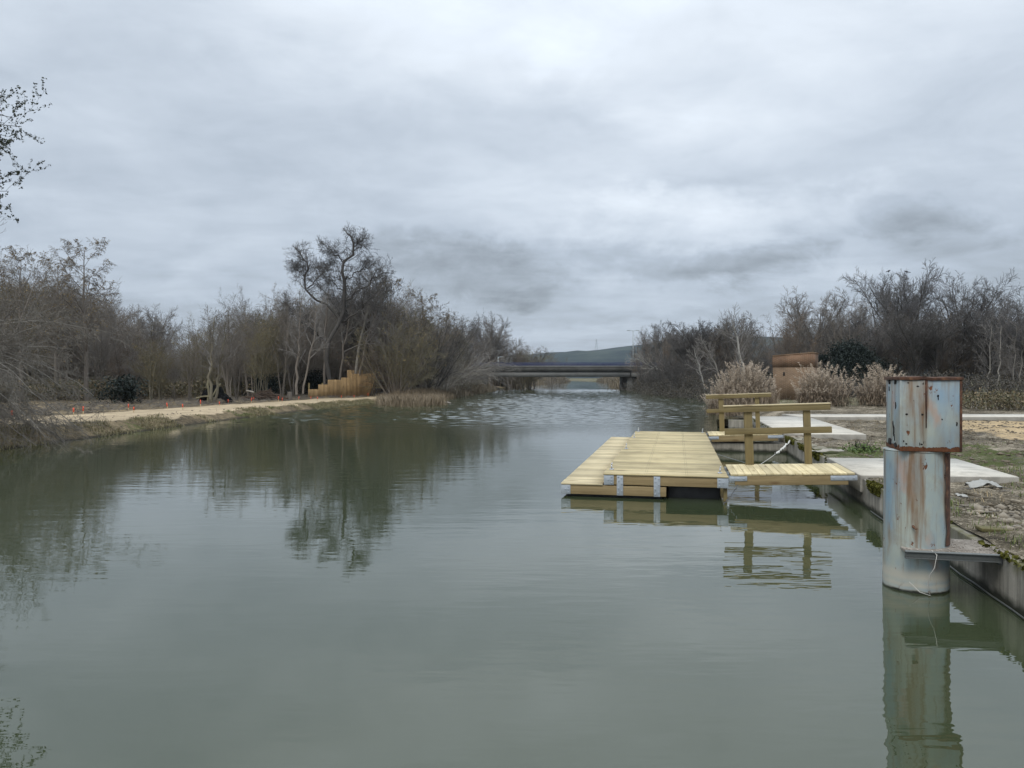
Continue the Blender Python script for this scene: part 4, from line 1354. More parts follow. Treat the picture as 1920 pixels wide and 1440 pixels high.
# reed fringe at the water in front of the plumes
C = np.stack([rg.uniform(10.9, 14, 260), rg.uniform(38.5, 42, 260)], 1); C = np.concatenate([C, np.maximum(zr(C[:, 0], C[:, 1]), -.05)[:, None]], 1)
tuft_obj('reed_fringe', C, 12, .4, 1.2, .12, .9, .008, 'reed_stem', 'short brown reed stalks at the water edge under the plumed reeds', 'reeds', rg)

# ------------------------------------------------------------------ brick hut
h_ = empty('brick_hut', (19.95, 53.3, float(zr(19.9, 53.0)) - .1), R(-31))
tag(h_, 'small square orange brick hut with a flat tilted roof behind the reeds', 'hut')
MB().box(-1.30, 1.30, -1.1, 1.1, 0, 2.35).build('wall', 'brick', h_)
MB().hexa([(-1.32, -1.12, 2.352), (1.32, -1.12, 2.352), (1.32, 1.12, 2.352), (-1.32, 1.12, 2.352)], [(-1.32, -1.12, 3.12), (1.32, -1.12, 3.30), (1.32, 1.12, 3.30), (-1.32, 1.12, 3.12)]).build('brick_band', 'brick_red', h_)
MB().hexa([(-1.35, -1.15, 3.122), (1.35, -1.15, 3.304), (1.35, 1.15, 3.304), (-1.35, 1.15, 3.122)], [(-1.35, -1.15, 3.17), (1.35, -1.15, 3.36), (1.35, 1.15, 3.36), (-1.35, 1.15, 3.17)]).build('roof', 'roof_slab', h_)
MB().box(-.62, -.50, -1.106, -1.09, 1.75, 2.0).build('vent', 'hole_dark', h_)

# ------------------------------------------------------------------ bridge and lamp posts
BY = 118.0
br = empty('road_bridge', (9, BY, 0)); tag(br, 'low concrete road bridge with a blue railing crossing the river', 'bridge')
bx = lambda px: (px - 960) / F * BY - 9
xa, xb = bx(862), bx(1345)
MB().box(xa, xb, 0, 9, 2.85, 3.35).build('deck', 'bridge_dark', br)
MB().box(xa, xb, -.55, -.002, 2.852, 3.62).build('parapet', 'bridge_dark', br)
MB().box(xa, xb, -.62, -.1, 3.622, 3.74).build('kerb', 'bridge_light', br)
for y in (.35, 2.5, 4.7, 6.9, 8.2):
    y = -.40 if y == .35 else y
    MB().box(xa, bx(1181), y, y + .55, 2.02, 2.848).build('beam', 'bridge_beam', br)
    MB().box(bx(1183), xb, y, y + .55, 2.02, 2.848).build('beam', 'bridge_beam', br)
for cx, w0 in ((1181.5, .42),):
    MB().box(bx(cx) - w0, bx(cx) + w0, .3, 8.7, -1.5, 2.018).build('pier', 'bridge_beam', br, .05)
MB().box(bx(1189), bx(1195), .6, 8.7, -1.5, 2.018).build('pier', 'bridge_dark', br, .05)  # shaded right side of the same pier, put in as a darker box
MB().box(xa, bx(912), .2, 8.8, -1.5, 2.018).build('abutment', 'bridge_dark', br)
MB().box(bx(1300), xb, .2, 8.8, -1.5, 2.018).build('abutment', 'bridge_dark', br)
for yy_ in (-.40, 9.1):
    rl = MB()
    rl.box(xa, xb, yy_ - .03, yy_ + .03, 4.16, 4.26); rl.box(xa, xb, yy_ - .03, yy_ + .03, 3.92, 4.02)
    x = xa
    while x < xb:
        rl.box(x, x + .02, yy_ - .015, yy_ + .015, 3.742, 4.158); x += .11
    ro = rl.build('railing', 'rail_blue', br)
    x = xa + .3
    while x < xb:
        MB().box(x, x + .08, yy_ - .05, yy_ + .05, 3.742, 4.28).build('railing_post', 'rail_blue', ro); x += 2.0


def lamp(px, Y, top, two, label):
    X = (px - 960) / F * Y
    e = empty('street_lamp', (X, Y, 3.35)); tag(e, label, 'street lamp')
    MB().cyl((0, 0, 0), (0, 0, top - 3.35), .10, .06, 10).build('pole', 'lamp_grey', e, 0, True)
    arms = (-1, 1) if two else (1,)
    for s in arms:
        a = MB().tube([(0, 0, top - 3.5), (s * .25, 0, top - 3.38), (s * .55, 0, top - 3.36)], .035, 6).build('arm', 'lamp_grey', e, 0, True)
        MB().box(min(s * .45, s * 1.0), max(s * .45, s * 1.0), -.12, .12, top - 3.42, top - 3.32).build('lamp_head', 'lamp_grey', e, .02)


lamp(1187, BY + 5, 9.6, True, 'tall grey street lamp standing on the bridge before the right-hand trees')
lamp(934, BY + 5, 5.3, False, 'short thin lamp post at the tree end of the bridge')

# pylon on the hill
py_ = empty('power_pylon', (166, 1490, 53)); tag(py_, 'lattice power pylon on the far hill ridge', 'pylon')
t_ = MB()
lv_ = [(0, 2.6), (6, 2.0), (12, 1.3), (17, .8), (23, .35)]
for (z0, w0), (z1, w1) in zip(lv_[:-1], lv_[1:]):
    for sx in (-1, 1):
        for sy in (-1, 1):
            t_.tube([(sx * w0, sy * w0, z0), (sx * w1, sy * w1, z1)], .16, 4)
        t_.tube([(sx * w0, -w0, z0), (-sx * w1, -w1, z1)], .1, 4)
        t_.tube([(-w0, sx * w0, z0), (-w1, -sx * w1, z1)], .1, 4)
t_.build('tower', 'lamp_grey', py_)
for z, w in ((15, 4.2), (18.5, 3.4), (22, 2.4)):
    MB().tube([(-w, 0, z), (0, 0, z + .7), (w, 0, z)], .16, 4).build('crossarm', 'lamp_grey', py_)

# ------------------------------------------------------------------ left bank things
# stepped timber screen
def at(px, Y): return ((px - 960) / F * Y, Y)
fs = empty('timber_screen', (*at(640, 66), 0), 0)
tag(fs, 'stepped orange-brown vertical plank screen at the end of the sand path', 'fence')
ax, ay = at(578, 63.5); bx_, by_ = at(704, 68.0)
ang_ = math.atan2(by_ - ay, bx_ - ax); LN = math.hypot(bx_ - ax, by_ - ay)
fs.location = (ax, ay, 0); fs.rotation_euler[2] = ang_
steps = [(578, 596, 730), (596, 613, 721), (613, 638, 712), (638, 657, 708), (657, 686, 701), (686, 704, 700)]
kx = LN / (704 - 578)
for s0, s1, ty in steps:
    mb = MB(); x = (s0 - 578) * kx; x1 = (s1 - 578) * kx
    Yd = 63.5 + 4.5 * (s0 - 578) / 126
    zt = EYE - (ty - HOR) * Yd / F
    while x < x1 - .02:
        w_ = min(.115, x1 - x)
        mb.box(x + .003, x + w_ - .003, random.uniform(-.006, .006), .03, .05, zt + random.uniform(-.012, .012)); x += w_
    mb.build('plank_panel', 'fence_wood', fs)
for px in (580, 604, 637, 668, 703):
    x = (px - 578) * kx
    MB().box(x - .05, x + .05, .035, .13, 0, 1.5).build('post', 'post_wood', fs)
mb = MB(); x = (656 - 578) * kx
while x < (686 - 578) * kx:
    mb.box(x + .003, x + .112, .6, .64, .1, 2.62 + random.uniform(-.012, .012)); x += .115
mb.build('plank_panel', 'fence_wood', fs)
mb = MB()
for k in range(3): mb.tube([((690 + 4 * k - 578) * kx, -.12, .1), ((702 - 578) * kx + .1 * k, -.05, 1.5 - .3 * k)], .05, 5)
mb.build('brace', 'bark_dark', fs)

gt = empty('metal_gate', (*at(712, 70.5), float(zl(*at(712, 70.5))))); tag(gt, 'dark metal gate with horizontal bars right of the plank screen', 'gate')
fm = MB()
for x in (-.45, .45): fm.box(x - .03, x + .03, -.03, .03, 0, 1.75)
fm.build('gate_frame', 'dark_steel', gt)
fm = MB()
for z in (.25, .6, .95, 1.3, 1.68): fm.box(-.419, .419, -.02, .02, z, z + .05)
fm.build('gate_bar', 'lamp_grey', gt)

# orange-topped stakes
ords = ['first', 'second', 'third', 'fourth', 'fifth', 'sixth', 'seventh', 'eighth', 'ninth', 'tenth', 'eleventh', 'twelfth', 'thirteenth', 'fourteenth', 'fifteenth', 'sixteenth', 'seventeenth', 'eighteenth', 'nineteenth', 'twentieth']
st_px = [(22, 27.5), (138, 31.5), (156, 32.5), (241, 37), (251, 34.5), (314, 39), (343, 38), (376, 43), (412, 44), (428, 48), (471, 49), (476, 52), (522, 53), (529, 51), (560, 56), (583, 57), (595, 56), (640, 60), (668, 61), (690, 64)]
sm1 = MB().box(-.014, .014, -.014, .014, -.15, .20).mesh('shaft'); sm1.materials.append(MATS['stake_wood'])
sm2 = MB().box(-.020, .020, -.020, .020, .14, .34).mesh('painted_top'); sm2.materials.append(MATS['stake_orange'])
sh = None
for k, (px, Y) in enumerate(st_px):
    X = min((px - 960) / F * Y, float(XL(Y)) - 2.2)
    z = float(zl(X, Y))
    e = empty('marker_stake', (X, Y, z), random.uniform(-.4, .4)); e.rotation_euler[0] = random.uniform(-.09, .09); e.rotation_euler[1] = random.uniform(-.09, .09)
    e.scale = (1, 1, random.uniform(.75, 1.15))
    tag(e, '%s orange-topped stake along the sand path, counted from the drooping willow' % ords[k], 'stake', 'orange-topped marker stakes along the sand path')
    for nm, mm in (('shaft', sm1), ('painted_top', sm2)):
        c = bpy.data.objects.new(nm, mm); COL.objects.link(c); c.parent = e

# brush pile
bp = MB(); rg = np.random.default_rng(77)
X0, Y0 = at(497, 57)
for k in range(300):
    a_ = rg.random() * 6.28; r_ = rg.random() ** .6
    c = np.array([X0 + math.cos(a_) * r_ * 1.5, Y0 + math.sin(a_) * r_ * 1.0, float(zl(X0, Y0)) + rg.random() * .85 * (1 - r_ * .8)])
    d_ = unit(rg.normal(0, 1, 3) * [1.2, .8, .25]); L = rg.uniform(.3, 1.1)
    bp.tube([c - d_ * L / 2, c + rg.normal(0, .04, 3), c + d_ * L / 2], [.03, .025, .012], 4)
o = bp.build('brush_heap', mat_bark('brush_red', (.125, .09, .068))); tag(o, 'heap of cut reddish branches on the ground left of the plank screen', 'brush heap')
lg = MB().tube([(*at(462, 58), .95), (*at(470, 58), .9), (*at(478, 57.6), .82)], [.07, .07, .06], 7).build('log', 'twig_pale', None, 0, True)
tag(lg, 'pale cut log leaning on the brush heap', 'log')
st_ = empty('tree_stump', (*at(543, 57.5), float(zl(*at(543, 57.5))))); tag(st_, 'grey sawn stump right of the brush heap', 'stump')
MB().cyl((0, 0, -.1), (0, 0, .6), .22, .17, 12).build('trunk', 'bark_grey', st_, .02); MB().cyl((0, 0, .601), (0, 0, .612), .165, .16, 12).build('cut_face', 'bark_pale', st_)

# black tarpaulin over poles
X0, Y0 = at(404, 50); z0 = float(zl(X0, Y0))
tp = empty('tarpaulin_shelter', (X0, Y0, z0)); tag(tp, 'black tarpaulin slumped over rough timber poles at the wood edge', 'tarpaulin')
n_ = 26
gx, gy = np.meshgrid(np.linspace(-1, 1, n_), np.linspace(-1, 1, n_), indexing='ij')
prof = np.interp(gx, [-1, -.75, -.3, .1, .35, .6, .85, 1], [.05, .72, 1.1, 1.18, 1.1, .55, .45, .0])
zt = np.maximum(prof * (1 - .65 * np.abs(gy) ** 1.6) + (fbm(gx * 3, gy * 3) - .45) * .35, .01)
V = np.stack([gx * .98, gy * .7, zt], -1).reshape(-1, 3)
q = (np.arange(n_ - 1)[:, None] * n_ + np.arange(n_ - 1)[None]).ravel()
o = link('sheet', mesh_from('sheet', V, [np.stack([q, q + n_, q + n_ + 1, q + 1], 1)]), 'tarp_black', tp, True)
o.modifiers.new('thick', 'SOLIDIFY').thickness = .01
for pts, r_ in (([(-.15, -.85, 0), (-.12, -.8, .7), (-.28, -.6, 1.5)], .07), ([(.05, -.8, 0), (.1, -.75, .5), (.5, -.4, 1.25)], .06), ([(-.95, -.7, .3), (-.4, -.82, .42), (.05, -.85, .45)], .06), ([(-.8, -.6, 0), (-.75, -.6, .5)], .05)):
    MB().tube(poly(pts, 6) + rng.normal(0, .02, (6, 3)), r_, 6).build('pole', 'twig_olive', tp, 0, True)

# floating log
fl_ = MB().tube([(*at(831, 57.2), .02), (*at(838, 57), .07), (*at(846, 56.8), .03)], [.06, .10, .05], 7)
fl_.tube([(*at(838, 57), .06), (*at(841, 57), .22)], [.03, .015], 5)
o = fl_.build('driftwood', 'bark_pale', None, 0, True); tag(o, 'pale driftwood log stuck in the shallows off the left reed spit', 'driftwood')


# bank vegetation
def scatter_l(rg, n, d0, d1, y0, y1, thr=None, sc=.5, seed=0):
    Y = rg.uniform(y0, y1, n); X = XL(Y) - rg.uniform(d0, d1, n)
    if thr is not None:
        k = fbm(X * sc + seed, Y * sc) > thr; X, Y = X[k], Y[k]
    return np.stack([X, Y, zl(X, Y)], 1)


rg = np.random.default_rng(81)
tuft_obj('bank_grass', np.vstack([scatter_l(rg, 4200, .0, 1.0, 16, 60, .44), scatter_l(rg, 500, .8, 1.5, 30, 56, .52)]), 8, .03, .15, .09, .9, .008, 'grass_bank', 'rough olive and straw grass on the slope below the sand path', 'grass', rg)
tuft_obj('grass', scatter_l(rg, 500, .2, 1.0, 37, 44, .45, .5, 4), 9, .05, .14, .08, .8, .008, 'grass_blades', 'fresh green grass patch on the left bank slope', 'grass', rg)
_n = 1500; _Y = rg.uniform(50.5, 63, _n); _px = 712 + 118 * rg.random(_n); _ok = (_Y > 53 - 2.5 * np.sin((_px - 712) / 118 * 3.14) + 2 * rg.random(_n)); _Y, _px = _Y[_ok], _px[_ok]
_C = np.stack([(_px - 960) / F * _Y, _Y, _Y * 0 - .03], 1)
tuft_obj('reeds', np.vstack([_C, scatter_l(rg, 500, -.5, 3.0, 64, 72)]), 12, .25, .95, .16, .8, .010, 'reed_spit', 'dry straw-coloured reeds on the left spit at the water edge', 'reeds', rg)
tuft_obj('reeds', np.vstack([scatter_l(rg, 700, -.4, 3.0, 72, 116)]), 14, .3, .9, .2, .7, .016, mat_leaf('reed_far', (.085, .07, .05), (.19, .155, .105)), 'ochre reed fringe along the left waterside before the bridge', 'reeds', rg)
C = np.vstack([scatter_l(rg, 1500, -1, 6, 135, 330), scatter_r(rg, 1100, -1, 6, 132, 330)])
tuft_obj('reeds', C, 12, .8, 2.6, .6, .6, .05, 'reed_far', 'brown reed banks seen beyond the bridge', 'reeds', rg)
V, T = stones(rg, scatter_l(rg, 160, .4, 2.6, 18, 50) + [0, 0, .02], rg.uniform(.012, .045, 160))
o = link('stones', mesh_from('stones', V, [T]), 'stone', None, True); tag(o, 'pale stones scattered on the left bank slope', 'stones', kind='stuff')
# leaf litter / brush on the cleared strip behind the path
C = scatter_l(rg, 2600, 5.6, 14, 24, 66)
k = len(C); a_ = rg.random(k) * 6.28; L_t = rg.uniform(.2, .9, k)
P = np.stack([C, C + np.stack([np.cos(a_) * L_t, np.sin(a_) * L_t, rg.uniform(.0, .25, k)], 1)], 1)
V, Q = tubes(P, np.stack([np.full(k, .016), np.full(k, .006)], 1), 3)
o = link('debris', mesh_from('debris', V, [Q]), 'twig_brown'); tag(o, 'cut branches and twigs on the cleared dark strip behind the sand path', 'debris', kind='stuff')
bramble('undergrowth', [(-38, 36), (-34, 48), (-29, 58), (-23, 73)], 2400, 1.5, 'brown undergrowth along the edge of the left wood', 83, zl, 'bramble', 'twig_brown', .09, 2.2, 5)
bramble('undergrowth', [(-14, 80), (-10, 84), (-8, 90), (-7, 112)], 1500, 2.2, 'brown scrub on the left bank between the plank screen and the bridge', 84, zl, 'bramble', 'twig_brown', .09, 1.5, 4)
#@@PLANTING

# ------------------------------------------------------------------ woods
def zg(X, Y):
    return float(zl(X, Y)) if X < (XL(Y) + XR(Y)) / 2 else float(zr(X, Y))


def P(key, px, top, Y, label, group=None, **kw):
    X = (px - 960) / F * Y
    z = zg(X, Y) - .05
    h = (HOR - top) * Y / F + EYE - z
    return plant(key, X, Y, z, h, label, group, **kw)


GL = 'slim bare trees in the left wood'
lbl_l = 'slim bare brown tree in the dense left wood behind the sand path'
sil_l = ([-60, 0, 60, 110, 200, 235, 255, 300, 340, 400, 450, 480, 520, 560, 640, 720, 760, 800, 830, 870, 920, 960, 1000, 1020],
         [470, 470, 465, 480, 520, 575, 612, 600, 595, 578, 566, 556, 535, 530, 520, 520, 535, 560, 590, 605, 610, 628, 645, 665])
rg = np.random.default_rng(91)
for px in np.arange(-70, 560, 15):
    Y = rg.uniform(50, 74); p = px + rg.normal(0, 5)
    while XL(Y) - (p - 960) / F * Y < 8.5: Y += 1.5
    top = np.interp(p, *sil_l) + abs(rg.normal(2, 12)) + (14 if p < 245 else 0)
    P('slim%d' % rg.integers(0, 4), p, top, Y, lbl_l, GL, wx=rg.uniform(.8, 1.15))
for px in np.arange(520, 860, 15):
    Y = rg.uniform(72, 88); p = px + rg.normal(0, 5)
    top = np.interp(p, *sil_l) + abs(rg.normal(4, 10))
    P('slim%d' % rg.integers(0, 4), p, top, Y, 'slim bare tree crowded behind the plank screen on the left bank', 'slim bare trees behind the plank screen', wx=rg.uniform(.8, 1.15))
P('weep', 162, 443, 50, 'tall weeping fine-twigged tree at the left, standing above the wood', rz=1.0, wx=1.05)
P('weep', 40, 462, 47, 'weeping tree at the frame edge, behind the drooping willow', rz=2.6)
P('weep', 105, 475, 54, 'weeping tree with ochre leaves between the two taller ones at the left', rz=4.0)
P('round2', 290, 572, 72, 'small round-crowned grey tree rising over the low part of the left wood', rz=.4)
P('slim2', 470, 535, 62, 'pale upright tree with whip-like shoots above the brush heap', rz=.3)
P('slim0', 452, 548, 66, 'pale spindly tree just left of the one above the brush heap', rz=2.3)
P('slim1', 300, 640, 52, 'ochre-leaved slim tree below the small round-crowned one', rz=2.0, wx=1.5)
_, mt, mc, top_ = PROTO['twisted']
Xt, Yt = at(622, 66)
plant('twisted', Xt, Yt, float(zl(Xt, Yt)) - .1, TW_TOP * 1.0, 'tall twisted dark tree with crooked limbs, highest on the left bank', rz=0.0)
P('weep', 735, 516, 71, 'drooping olive-brown tree right of the twisted tree', rz=2.0, wx=1.1)
P('weep', 790, 545, 72, 'drooping brown tree stepping down toward the reed spit', rz=4.4, wx=1.15)
P('weep', 838, 585, 80, 'lower drooping brown tree, last before the pale willows', rz=5.6, wx=1.3)
P('round1', 695, 506, 74, 'dense dark tree leaning against the twisted one on its river side', rz=1.3, wx=.9)
P('slim2', 745, 512, 67, 'pale tree with long arching shoots right of the twisted tree', rz=.9, wx=1.3)
P('shrub0', 792, 575, 73, 'big dark bushy shrub at the river end of the left wood', rz=.2, wx=1.0, cat='shrub')
P('shrub2', 745, 590, 66, 'olive-yellow drooping willow above the plank screen', rz=.2, wx=.9, cat='shrub')
P('shrub1', 715, 640, 69, 'low russet shrub tangled behind the metal gate', rz=.7, wx=1.3, cat='shrub')
P('fount0', 800, 640, 72, 'pale leaning willow over the reed spit, right of the gate', rz=.4, wx=1.2, cat='shrub')
P('fount1', 838, 600, 84, 'large pale arching willow fountain on the left bank before the bridge', rz=.8, wx=1.1, cat='shrub')
P('fount0', 835, 640, 78, 'low pale willow with branches bowed over the water, left of the bridge', rz=1.9, wx=1.1, cat='shrub')
P('fount0', 868, 655, 90, 'pale willow drooping onto the water nearest the bridge', rz=2.7, wx=1.05, cat='shrub')
for k, px in enumerate((835, 848, 862, 876, 890, 905, 922, 940, 958, 975, 992)):
    P(['slim0', 'slim2', 'round2', 'slim3'][k % 4], px, np.interp(px, [835, 870, 920, 960, 992], [575, 602, 606, 630, 645]) + (k * 29 % 11), 90 + k * 2.5 if px < 890 else 131 + k, 'bare tree crowded on the far left bank toward the bridge', 'bare trees on the far left bank', wx=1.0 if px < 890 else 1.4)
P('round0', 880, 600, 104, 'dark bare tree behind the pale willow fountain', rz=.3, wx=.8)
P('round2', 918, 588, 133, 'grey rounded tree standing behind the left end of the bridge', rz=2.2, wx=.95)
for k, (px, top, Y, lab) in enumerate([(958, 634, 134, 'low grey tree behind the bridge railing, nearest the grey rounded tree'), (985, 640, 138, 'weeping tree behind the bridge, beside the gap to the hill'), (1003, 646, 142, 'last low tree behind the bridge before the hill shows'), (1042, 662, 170, 'tiny bare tree against the far hill')]):
    P('slim%d' % (k % 3), px, top, Y, lab, wx=1.5)
# right bank
sil_r = ([1180, 1230, 1300, 1380, 1450, 1470, 1530, 1600, 1640, 1700, 1750, 1790, 1840, 1880, 1930, 2000],
         [625, 608, 602, 596, 590, 570, 555, 562, 530, 515, 520, 525, 552, 585, 575, 560])
for px in np.arange(1262, 1990, 16):
    Y = np.interp(px, [1190, 1320, 1500, 1950], [112, 88, 78, 62]) + rg.uniform(-2, 14); p = px + rg.normal(0, 5)
    top = np.interp(p, *sil_r) + abs(rg.normal(8, 16)) + (48 if 1600 < p < 1880 else 0)
    P(['slim0', 'slim2', 'slim3', 'round1'][rg.integers(0, 4)], p, top, Y, 'bare dark tree in the dense wood on the right bank', 'bare trees in the right wood', wx=rg.uniform(.85, 1.2))
TALL = P('round0', 1702, 494, 76, 'tallest bare tree on the right bank, with two crows on top', rz=.5, wx=1.0)
P('round1', 1655, 512, 80, 'bare dark tree on the left flank of the tallest right-bank tree', rz=3.1, wx=.8)
P('round0', 1795, 507, 74, 'second tallest bare round tree, right of the crows', rz=2.4, wx=1.05)
P('round1', 1855, 548, 70, 'bare dark tree right of the second tallest round tree', rz=1.4)
P('round0', 1925, 545, 58, 'dark tree cut by the frame edge at the far right', rz=5.2)
P('round2', 1525, 541, 84, 'pale grey spreading tree above the brick hut', rz=.9, wx=1.15)
P('round2', 1590, 553, 86, 'grey spreading tree between the hut and the tallest tree', rz=4.0)
P('round1', 1246, 604, 130, 'dark bare tree next to the street lamp on the bridge', rz=2.0, wx=.8)
P('round1', 1214, 620, 132, 'lower dark tree right behind the bridge end', rz=4.0, wx=.7)
P('round2', 1378, 584, 84, 'thin grey tree above the widest reed clump', rz=1.0, wx=.8)
P('round1', 1310, 600, 88, 'brown bare tree over the dark waterside scrub', rz=3.0, wx=1.1)
for k, (px, top, Y, lab) in enumerate([(1232, 672, 96, 'dark shrub over the water beside the bridge pier'), (1265, 655, 88, 'dark shrub over the water, second from the bridge pier'), (1300, 660, 78, 'dark shrub over the water closest to the reeds')]):
    P('shrub0', px, top, Y, lab, cat='shrub', wx=1.3, rz=k * 2.0)
for k, px in enumerate((1207, 1222, 1238, 1256, 1275, 1292, 1312, 1332, 1352)):
    P(['slim3', 'slim2', 'slim0'][k % 3] if k < 4 else ['round1', 'slim3', 'slim0'][k % 3], px, 612 + (k * 37 % 17), 108 - k * 3, 'bare dark tree crowded over the waterside scrub near the bridge', 'bare trees over the right waterside', wx=.85 if k < 4 else 1.2)
# leaning silver trunks
def trunk_tree(name, pts, rad, mat, label, seed):
    rg_ = np.random.default_rng(seed)
    p = poly(pts, 12); p[1:-1] += rg_.normal(0, .05, (10, 3)); off = p[0].copy(); p = p - off
    r_ = np.linspace(rad, rad * .3, 12)
    dirs_ = unit(np.concatenate([p[1:] - p[:-1], p[-1:] - p[-2:-1]]))
    e = empty(name, tuple(off)); tag(e, label, 'tree')
    MB().tube(p, r_, 8).build('trunk', mat, e, 0, True)
    L = np.array([np.linalg.norm(p[-1])])
    P_, D_, L_, R_ = spawn(rg_, p[None], dirs_[None], L, r_[None], 16, .3, 1, 45, 12, .4, .45)
    a, d, r2 = run(rg_, P_, D_, L_, np.maximum(R_, .014), 6, .12, .03, .4); lv1 = (a, r2)
    P_, D_, L_, R_ = spawn(rg_, a, d, L_, r2, 8, .2, 1, 40, 12, .5, .6)
    a, d, r2 = run(rg_, P_, D_, L_, np.maximum(R_, .01), 4, .14, .02, .5); lv2 = (a, r2)
    P_, D_, L_, R_ = spawn(rg_, a, d, L_, r2, 5, .2, 1, 40, 12, .5, .7)
    a, d, r2 = run(rg_, P_, D_, L_, np.maximum(R_, .009), 3, .14, .02, .5)
    V, Q = levels_mesh('c', [lv1, lv2, (a, r2)], (4, 3, 3))
    link('crown', mesh_from('crown', V, [Q]), 'twig_grey', e)
    return e


def pp3(px, py, Y): return ((px - 960) / F * Y, Y, EYE - (py - HOR) * Y / F)


trunk_tree('birch_tree', [pp3(1400, 742, 70), pp3(1393, 690, 70), pp3(1384, 640, 70), pp3(1372, 600, 70)], .16, 'bark_white', 'white-barked leaning birch behind the widest reed clump', 5)
trunk_tree('birch_tree', [pp3(1322, 735, 72), pp3(1312, 690, 72), pp3(1302, 655, 72)], .09, 'bark_white', 'thin white leaning trunk over the waterside scrub', 6)
trunk_tree('birch_tree', [pp3(1360, 735, 74), pp3(1340, 680, 74), pp3(1318, 640, 74)], .09, 'bark_pale', 'pale crooked trunk left of the white birch', 7)
for k, px in enumerate((1850, 1868, 1895, 1910)):
    trunk_tree('birch_tree', [pp3(px, 745, 58), pp3(px + 6, 690, 58), pp3(px + 10, 610, 58)], .06, 'bark_pale', '%s pale thin trunk in the wood right of the rusty box' % ords[k], 11 + k)
# trunks in the left wood
for k, (px, py0, px1, py1, r_, mt_, lab) in enumerate([(609, 722, 612, 600, .13, 'bark_grey', 'straight grey trunk rising behind the middle of the plank screen'), (634, 708, 656, 600, .12, 'bark_grey', 'slanting grey trunk just right of the straight one'), (664, 698, 690, 580, .15, 'bark_pale', 'pale slanting trunk above the tallest planks'), (672, 690, 705, 590, .11, 'bark_grey', 'grey slanting trunk beside the pale one'), (556, 740, 562, 620, .11, 'bark_grey', 'thin grey trunk left of the plank screen'), (568, 738, 590, 630, .08, 'bark_grey', 'thin trunk forking away just left of the plank screen'), (395, 748, 398, 650, .10, 'bark_olive', 'olive trunk in front of the black tarpaulin'), (404, 748, 418, 660, .09, 'bark_olive', 'leaning olive trunk beside the black tarpaulin')]):
    Yk = 67 if px > 600 else (58 if px > 500 else 47)
    trunk_tree('forest_tree', [pp3(px, py0 + 25 if px > 600 else py0, Yk), pp3((px + px1) / 2 - 2, (py0 + py1) / 2, Yk), pp3(px1, py1, Yk), pp3(px1 + 4, py1 - 55, Yk)], r_, mt_, lab, 31 + k)

# fallen bleached tree at the bridge
lvf = tree(61, (np.zeros((1, 3)), unit(np.array([[-1., -.2, .25]])), np.array([6.5]), np.array([.12])), [
    dict(n=8, wig=.07, trop=-.01, tip=.25), dict(k=12, n=5, wig=.12, trop=-.03, ratio=.45, ang=38, t0=.2, rr=.55), dict(k=7, n=4, wig=.14, trop=-.03, ratio=.5, ang=38, rr=.6, rmin=.012), dict(k=5, n=2, wig=.14, trop=0, ratio=.5, ang=38, rr=.7)])
e = empty('fallen_tree', pp3(1262, 702, 98)); tag(e, 'bleached fallen tree with pale branches bowed toward the bridge pier', 'tree')
V, Q = levels_mesh('t', lvf[:2], (7, 5)); link('trunk', mesh_from('trunk', V, [Q]), 'bark_white', e, True)
V, Q = levels_mesh('c', lvf[2:], (4, 3)); link('crown', mesh_from('crown', V, [Q]), 'twig_pale', e)

# dark evergreens
def evergreen(px, Y, top, w, label, seed, n=16000):
    rg_ = np.random.default_rng(seed)
    X = (px - 960) / F * Y; z = zg(X, Y); H = (HOR - top) * Y / F + EYE - z
    e = empty('evergreen_bush', (X, Y, z)); tag(e, label, 'bush')
    cl = 34; c = rg_.normal(0, 1, (cl, 3)); c = unit(c) * (rg_.random((cl, 1)) ** .4)
    c = c * [w * .5, w * .5, H * .40] + [0, 0, H * .5]
    q = rg_.integers(0, cl, n); s_ = rg_.uniform(.2, 1.0, cl)
    pts = c[q] + rg_.normal(0, 1, (n, 3)) * (s_[q] * .55)[:, None] * [1, 1, .85]
    pts = pts[(pts[:, 2] > .05) & (pts[:, 2] < H)]
    V, Q = leaf_cards(rg_, pts, .10, 1.7)
    link('crown', mesh_from('crown', V, [Q]), 'leaf_evergreen', e)
    mb = MB()
    for k in range(5):
        a_ = rg_.random() * 6.28
        mb.tube([(0, 0, -.1), (math.cos(a_) * w * .12, math.sin(a_) * w * .12, H * .4), (math.cos(a_) * w * .25, math.sin(a_) * w * .25, H * .75)], [.12, .07, .03], 6)
    mb.build('trunk', 'bark_dark', e)


evergreen(1596, 62, 628, 4.6, 'big dark evergreen bush right of the brick hut', 101, 34000)
evergreen(1635, 64, 668, 2.4, 'lower dark green bush between the evergreen and the rusty box', 102)
evergreen(1440, 60, 700, 2.6, 'dark green bush left of the brick hut behind the reeds', 103)
evergreen(228, 46, 702, 2.0, 'small dark evergreen bush at the wood edge, left side of the sand path', 104, 2200)
evergreen(497, 64, 700, 2.2, 'dark evergreen bush behind the brush heap', 105, 5000)
evergreen(480, 74, 590, 2.4, 'dark conifer-like crown showing among the pale left trees', 106, 5000)
evergreen(590, 70, 690, 1.6, 'dark ivy bush behind the low steps of the plank screen', 107, 4000)

